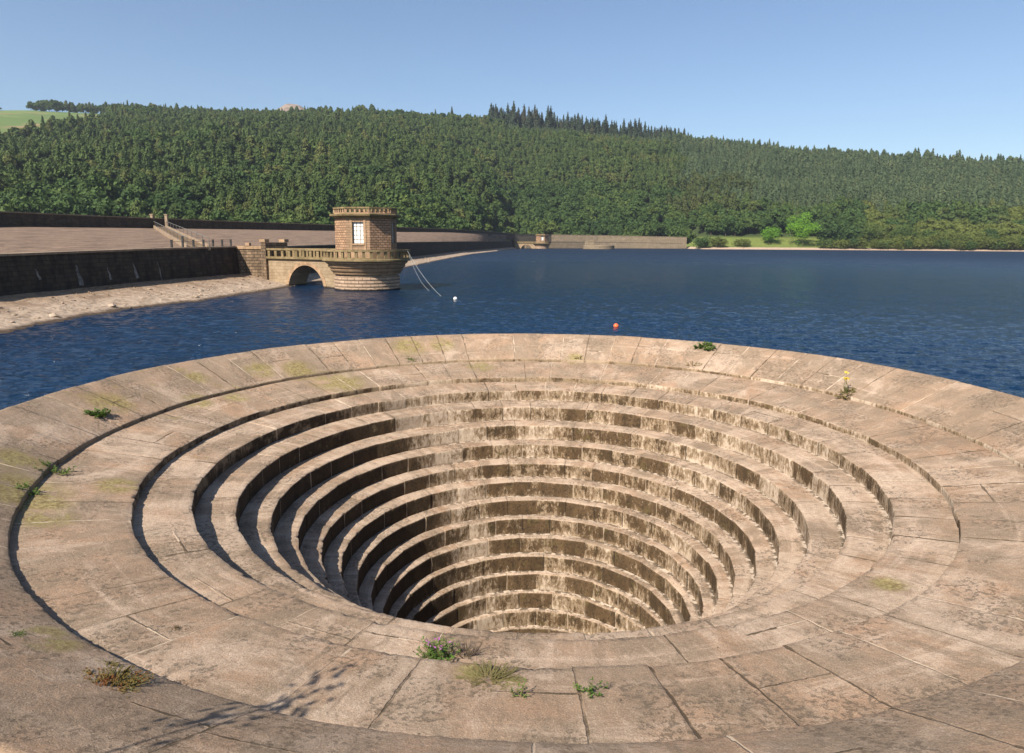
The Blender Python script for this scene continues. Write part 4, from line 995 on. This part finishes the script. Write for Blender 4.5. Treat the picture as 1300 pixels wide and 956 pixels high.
# ------------------------------------------------------------ weeds on the spillway
def leafy(V, F, p, d, ln, w, r):
    d = d.normalized(); s = d.cross(Vector((0, 0, 1))); s = s.normalized() if s.length > .1 else Vector((1, 0, 0)); up = s.cross(d)
    n = len(V); m = p + d * ln * .5 + up * ln * .08; V += [p, m - s * w + up * .002, p + d * ln, m + s * w + up * .002]; F.append((n, n + 1, n + 2, n + 3))
def weed(name, px, py, h, spread, nst, nlf, ll, lw, leaf, label, flowers=None, seed=1, nfl=0, stemm='stem', flr=.02, cat='weed', low=False):
    r = random.Random(seed); p0 = surf(px, py); root = empty(name, p0 - Vector((0, 0, .01))); tag(root, label, cat)
    sm = MB(); V = []; F = []; tips = []
    for i in range(nst):
        a = r.uniform(0, 2 * PI); q = spread * math.sqrt(r.random()); b = Vector((math.cos(a) * q * .45, math.sin(a) * q * .45, 0)); b.z = prof_z(math.hypot(p0.x + b.x, p0.y + b.y)) - p0.z
        hh = h * r.uniform(.55, 1.) * (1 - .4 * q / spread); t = b + Vector((math.cos(a) * q * .6, math.sin(a) * q * .6, hh)); mid = b.lerp(t, .5) + Vector((r.uniform(-.1, .1) * h, r.uniform(-.1, .1) * h, 0))
        pts = [b, b.lerp(mid, .5) * .5 + mid * .25 + b * .25, mid, t]; pts = [b, mid, t]
        sm.tube(pts, [.006, .004, .002], 4, cap=False); tips.append(t)
        for k in range(nlf):
            f = r.uniform(.08, 1.); c = (b.lerp(mid, f * 2) if f < .5 else mid.lerp(t, f * 2 - 1)); d = Vector((r.uniform(-1, 1), r.uniform(-1, 1), r.uniform(-.15, .9)))
            leafy(V, F, c, d, ll * r.uniform(.5, 1.2) * (1.2 - .5 * f), lw * r.uniform(.6, 1.2), r)
    sm.build('stems', M[stemm], root, merge=0)
    me = bpy.data.meshes.new('leaves'); me.from_pydata([tuple(v) for v in V], [], F); me.materials.append(M[leaf]); me.update(); o = bpy.data.objects.new('leaves', me); COL.objects.link(o); o.parent = root
    if flowers:
        V = []; F = []; tips.sort(key=lambda t: -t.z)
        for t in tips[:nfl]:
            for k in range(6 if flr > .015 else 3):
                c = t + Vector((r.uniform(-1, 1), r.uniform(-1, 1), r.uniform(-.3, .5))) * flr * 2.2
                for q in range(5):
                    dd = rand_dir(r); leafy(V, F, c, dd, flr * 1.3, flr * .5, r)
        me = bpy.data.meshes.new('flowers'); me.from_pydata([tuple(v) for v in V], [], F); me.materials.append(M[flowers]); me.update(); o = bpy.data.objects.new('flowers', me); COL.objects.link(o); o.parent = root
    return root
weed('weed', 124, 528, .24, .28, 34, 12, .08, .026, 'weed', 'compact bright green weed on the mossy rim at the far left', seed=1)
weed('weed', 68, 600, .20, .42, 26, 8, .07, .013, 'weed', 'straggly green weed rooted in the outer joint at the left', seed=2)
weed('weed', 38, 628, .16, .2, 14, 8, .07, .014, 'weed', 'small green tuft in the outer joint just below the straggly weed', seed=3)
weed('ragwort', 1074, 500, .2, .36, 22, 10, .10, .02, 'weeddry', 'low leaf cushion of the ragwort in the far joint at the right', seed=4)
weed('ragwort', 1074, 500, .85, .10, 5, 10, .07, .010, 'weed', 'tall ragwort with yellow flower heads growing from the far joint at the right', 'yellow', 5, 5, flr=.026)
weed('weed', 898, 443, .28, .45, 26, 12, .12, .035, 'weed', 'small green weed on the far rim right of centre', seed=6)
weed('weed', 886, 443, .22, .2, 12, 10, .1, .03, 'weed', 'tiny green tuft beside the small weed on the far rim', seed=61)
weed('thistle', 556, 836, .30, .30, 46, 14, .055, .010, 'weed', 'bushy green weed with purple flowers on the near step', 'purple', 7, 10, flr=.010)
weed('weed', 592, 832, .28, .22, 30, 5, .03, .004, 'weeddry', 'dry brown stalks beside the purple flowered weed', seed=8, stemm='darkstem')
weed('weed', 750, 880, .20, .20, 12, 9, .055, .011, 'weed', 'fresh green leafy sprig at the bottom edge right of centre', seed=9)
weed('weed', 658, 885, .24, .12, 7, 8, .045, .010, 'weed', 'thin green sprig at the bottom edge near the centre', seed=10)
weed('weed', 622, 864, .05, .42, 260, 8, .022, .006, 'weeddry', 'low mat of yellowish stonecrop on the near edge below the purple flowers', seed=11, stemm='stem')
weed('stonecrop', 132, 872, .06, .42, 240, 12, .03, .009, 'weedred', 'mat of red and green stonecrop at the bottom left edge', seed=12)
weed('weed', 224, 800, .07, .07, 26, 8, .02, .004, 'weeddry', 'small dry brown tuft on the lower left step', seed=13, stemm='darkstem')
weed('weed', 134, 846, .035, .13, 50, 10, .022, .007, 'weeddry', 'small moss tuft above the red stonecrop at bottom left', seed=14)
weed('weed', 12, 808, .035, .16, 60, 10, .02, .006, 'weed', 'small moss cushion at the left edge of the near rim', seed=15)
weed('weed', 520, 456, .05, .3, 30, 6, .05, .012, 'weed', 'green weeds in the far joint left of centre', seed=16)
weed('weed', 880, 463, .12, .35, 30, 6, .06, .012, 'weeddry', 'brownish weeds in the far outer joint right of centre', seed=17)
weed('weed', 735, 455, .10, .2, 14, 6, .05, .012, 'weeddry', 'sparse dry weed in a radial joint at the far side', seed=18)
weed('weed', 120, 842, .02, .09, 20, 6, .02, .006, 'weeddry', 'flat brown moss patch near the bottom left joint', seed=19)

# added unseen ledge carrying an added plant that casts leaf shade on the rim
lg = MB(); lg.box((0, -22.3, -1.9), (46, 16, 8)); tag(lg.build('viewing_ledge', M['abut']), 'added unseen stone ledge under the shade plant behind the viewpoint', 'ledge')
SAZ = math.radians(-124); SEL = math.radians(43)
sd_ = Vector((math.cos(SAZ) * math.cos(SEL), math.sin(SAZ) * math.cos(SEL), math.sin(SEL)))
for (px, py, hh, sd0) in ((400, 872, 3.15, 2),):
    q = surf(px, py); c = q + sd_ * ((hh - q.z) / sd_.z); r_ = random.Random(sd0); root = empty('sapling', (c.x - .25, min(c.y - .5, -14.5), 2.1)); o3 = Vector(root.location)
    tag(root, 'small leafy plant, added unseen on the near ledge to shade the rim', 'sapling')
    sm = MB(); V = []; F = []; tip = c - o3; sm.tube([(0, 0, -.05), tip * .5 + Vector((-.05, -.1, .15)), tip], [.02, .014, .005], 6)
    for i in range(80):
        f = r_.uniform(.7, 1.05); p = tip * f + Vector((r_.gauss(0, .15), r_.gauss(0, .15), r_.gauss(0, .09))); leafy(V, F, p, rand_dir(r_), .13, .035, r_)
    sm.build('stem', M['stem'], root)
    me = bpy.data.meshes.new('leaves'); me.from_pydata([tuple(v) for v in V], [], F); me.materials.append(M['weed']); me.update(); o = bpy.data.objects.new('leaves', me); COL.objects.link(o); o.parent = root
sl = bpy.data.lights.new('sun', 'SUN'); sl.energy = 5.0; sl.angle = math.radians(.53); sl.color = (1, .90, .765)
so = bpy.data.objects.new('sun', sl); COL.objects.link(so); so.rotation_euler = sd_.to_track_quat('Z', 'Y').to_euler(); so.location = (0, 0, 50)
w = bpy.data.worlds.new('World'); scene.world = w; w.use_nodes = True; nt = w.node_tree; bg = nt.nodes['Background']
sk = nt.nodes.new('ShaderNodeTexSky'); sk.sky_type = 'NISHITA'; sk.sun_disc = False; sk.sun_elevation = SEL; sk.sun_rotation = PI / 2 - SAZ; sk.air_density = 1.0; sk.dust_density = .9; sk.ozone_density = 3.2; sk.altitude = 200
nt.links.new(sk.outputs[0], bg.inputs[0]); bg.inputs[1].default_value = .071
cd = bpy.data.cameras.new('camera'); co = bpy.data.objects.new('camera', cd); COL.objects.link(co); scene.camera = co
cd.sensor_width = 36; cd.lens = FPX / 1300 * 36; cd.shift_y = -44.5 / 1300; cd.clip_start = .1; cd.clip_end = 12000
co.matrix_world = Matrix.Translation(CAM) @ (Matrix.Rotation(-YAW, 4, 'Z') @ Matrix.Rotation(PI / 2 - PITCH, 4, 'X') @ Matrix.Rotation(ROLL, 4, 'Z'))
scene.view_settings.view_transform = 'Standard'; scene.view_settings.look = 'None'; scene.view_settings.exposure = 1.05; scene.view_settings.gamma = 1
scene.render.resolution_x = 1024; scene.render.resolution_y = 753
print('TREES', {k: (len([T for T in trees if T[0] == k]), len(rest[k])) for k in PR})

HZ = MB(); HZ.box((50, 600, 190), (2600, 3400, 420))
th_ = bpy.data.materials.new('haze'); th_.use_nodes = True; q = th_.node_tree; [q.nodes.remove(n) for n in list(q.nodes)]
ho = q.nodes.new('ShaderNodeOutputMaterial'); hv = q.nodes.new('ShaderNodeVolumePrincipled'); hv.inputs['Density'].default_value = HAZE; hv.inputs['Color'].default_value = (.75, .85, 1, 1); hv.inputs['Anisotropy'].default_value = .3
q.links.new(hv.outputs[0], ho.inputs['Volume'])
if HAZE: tag(HZ.build('haze', th_), 'thin summer haze over the reservoir', kind='stuff')
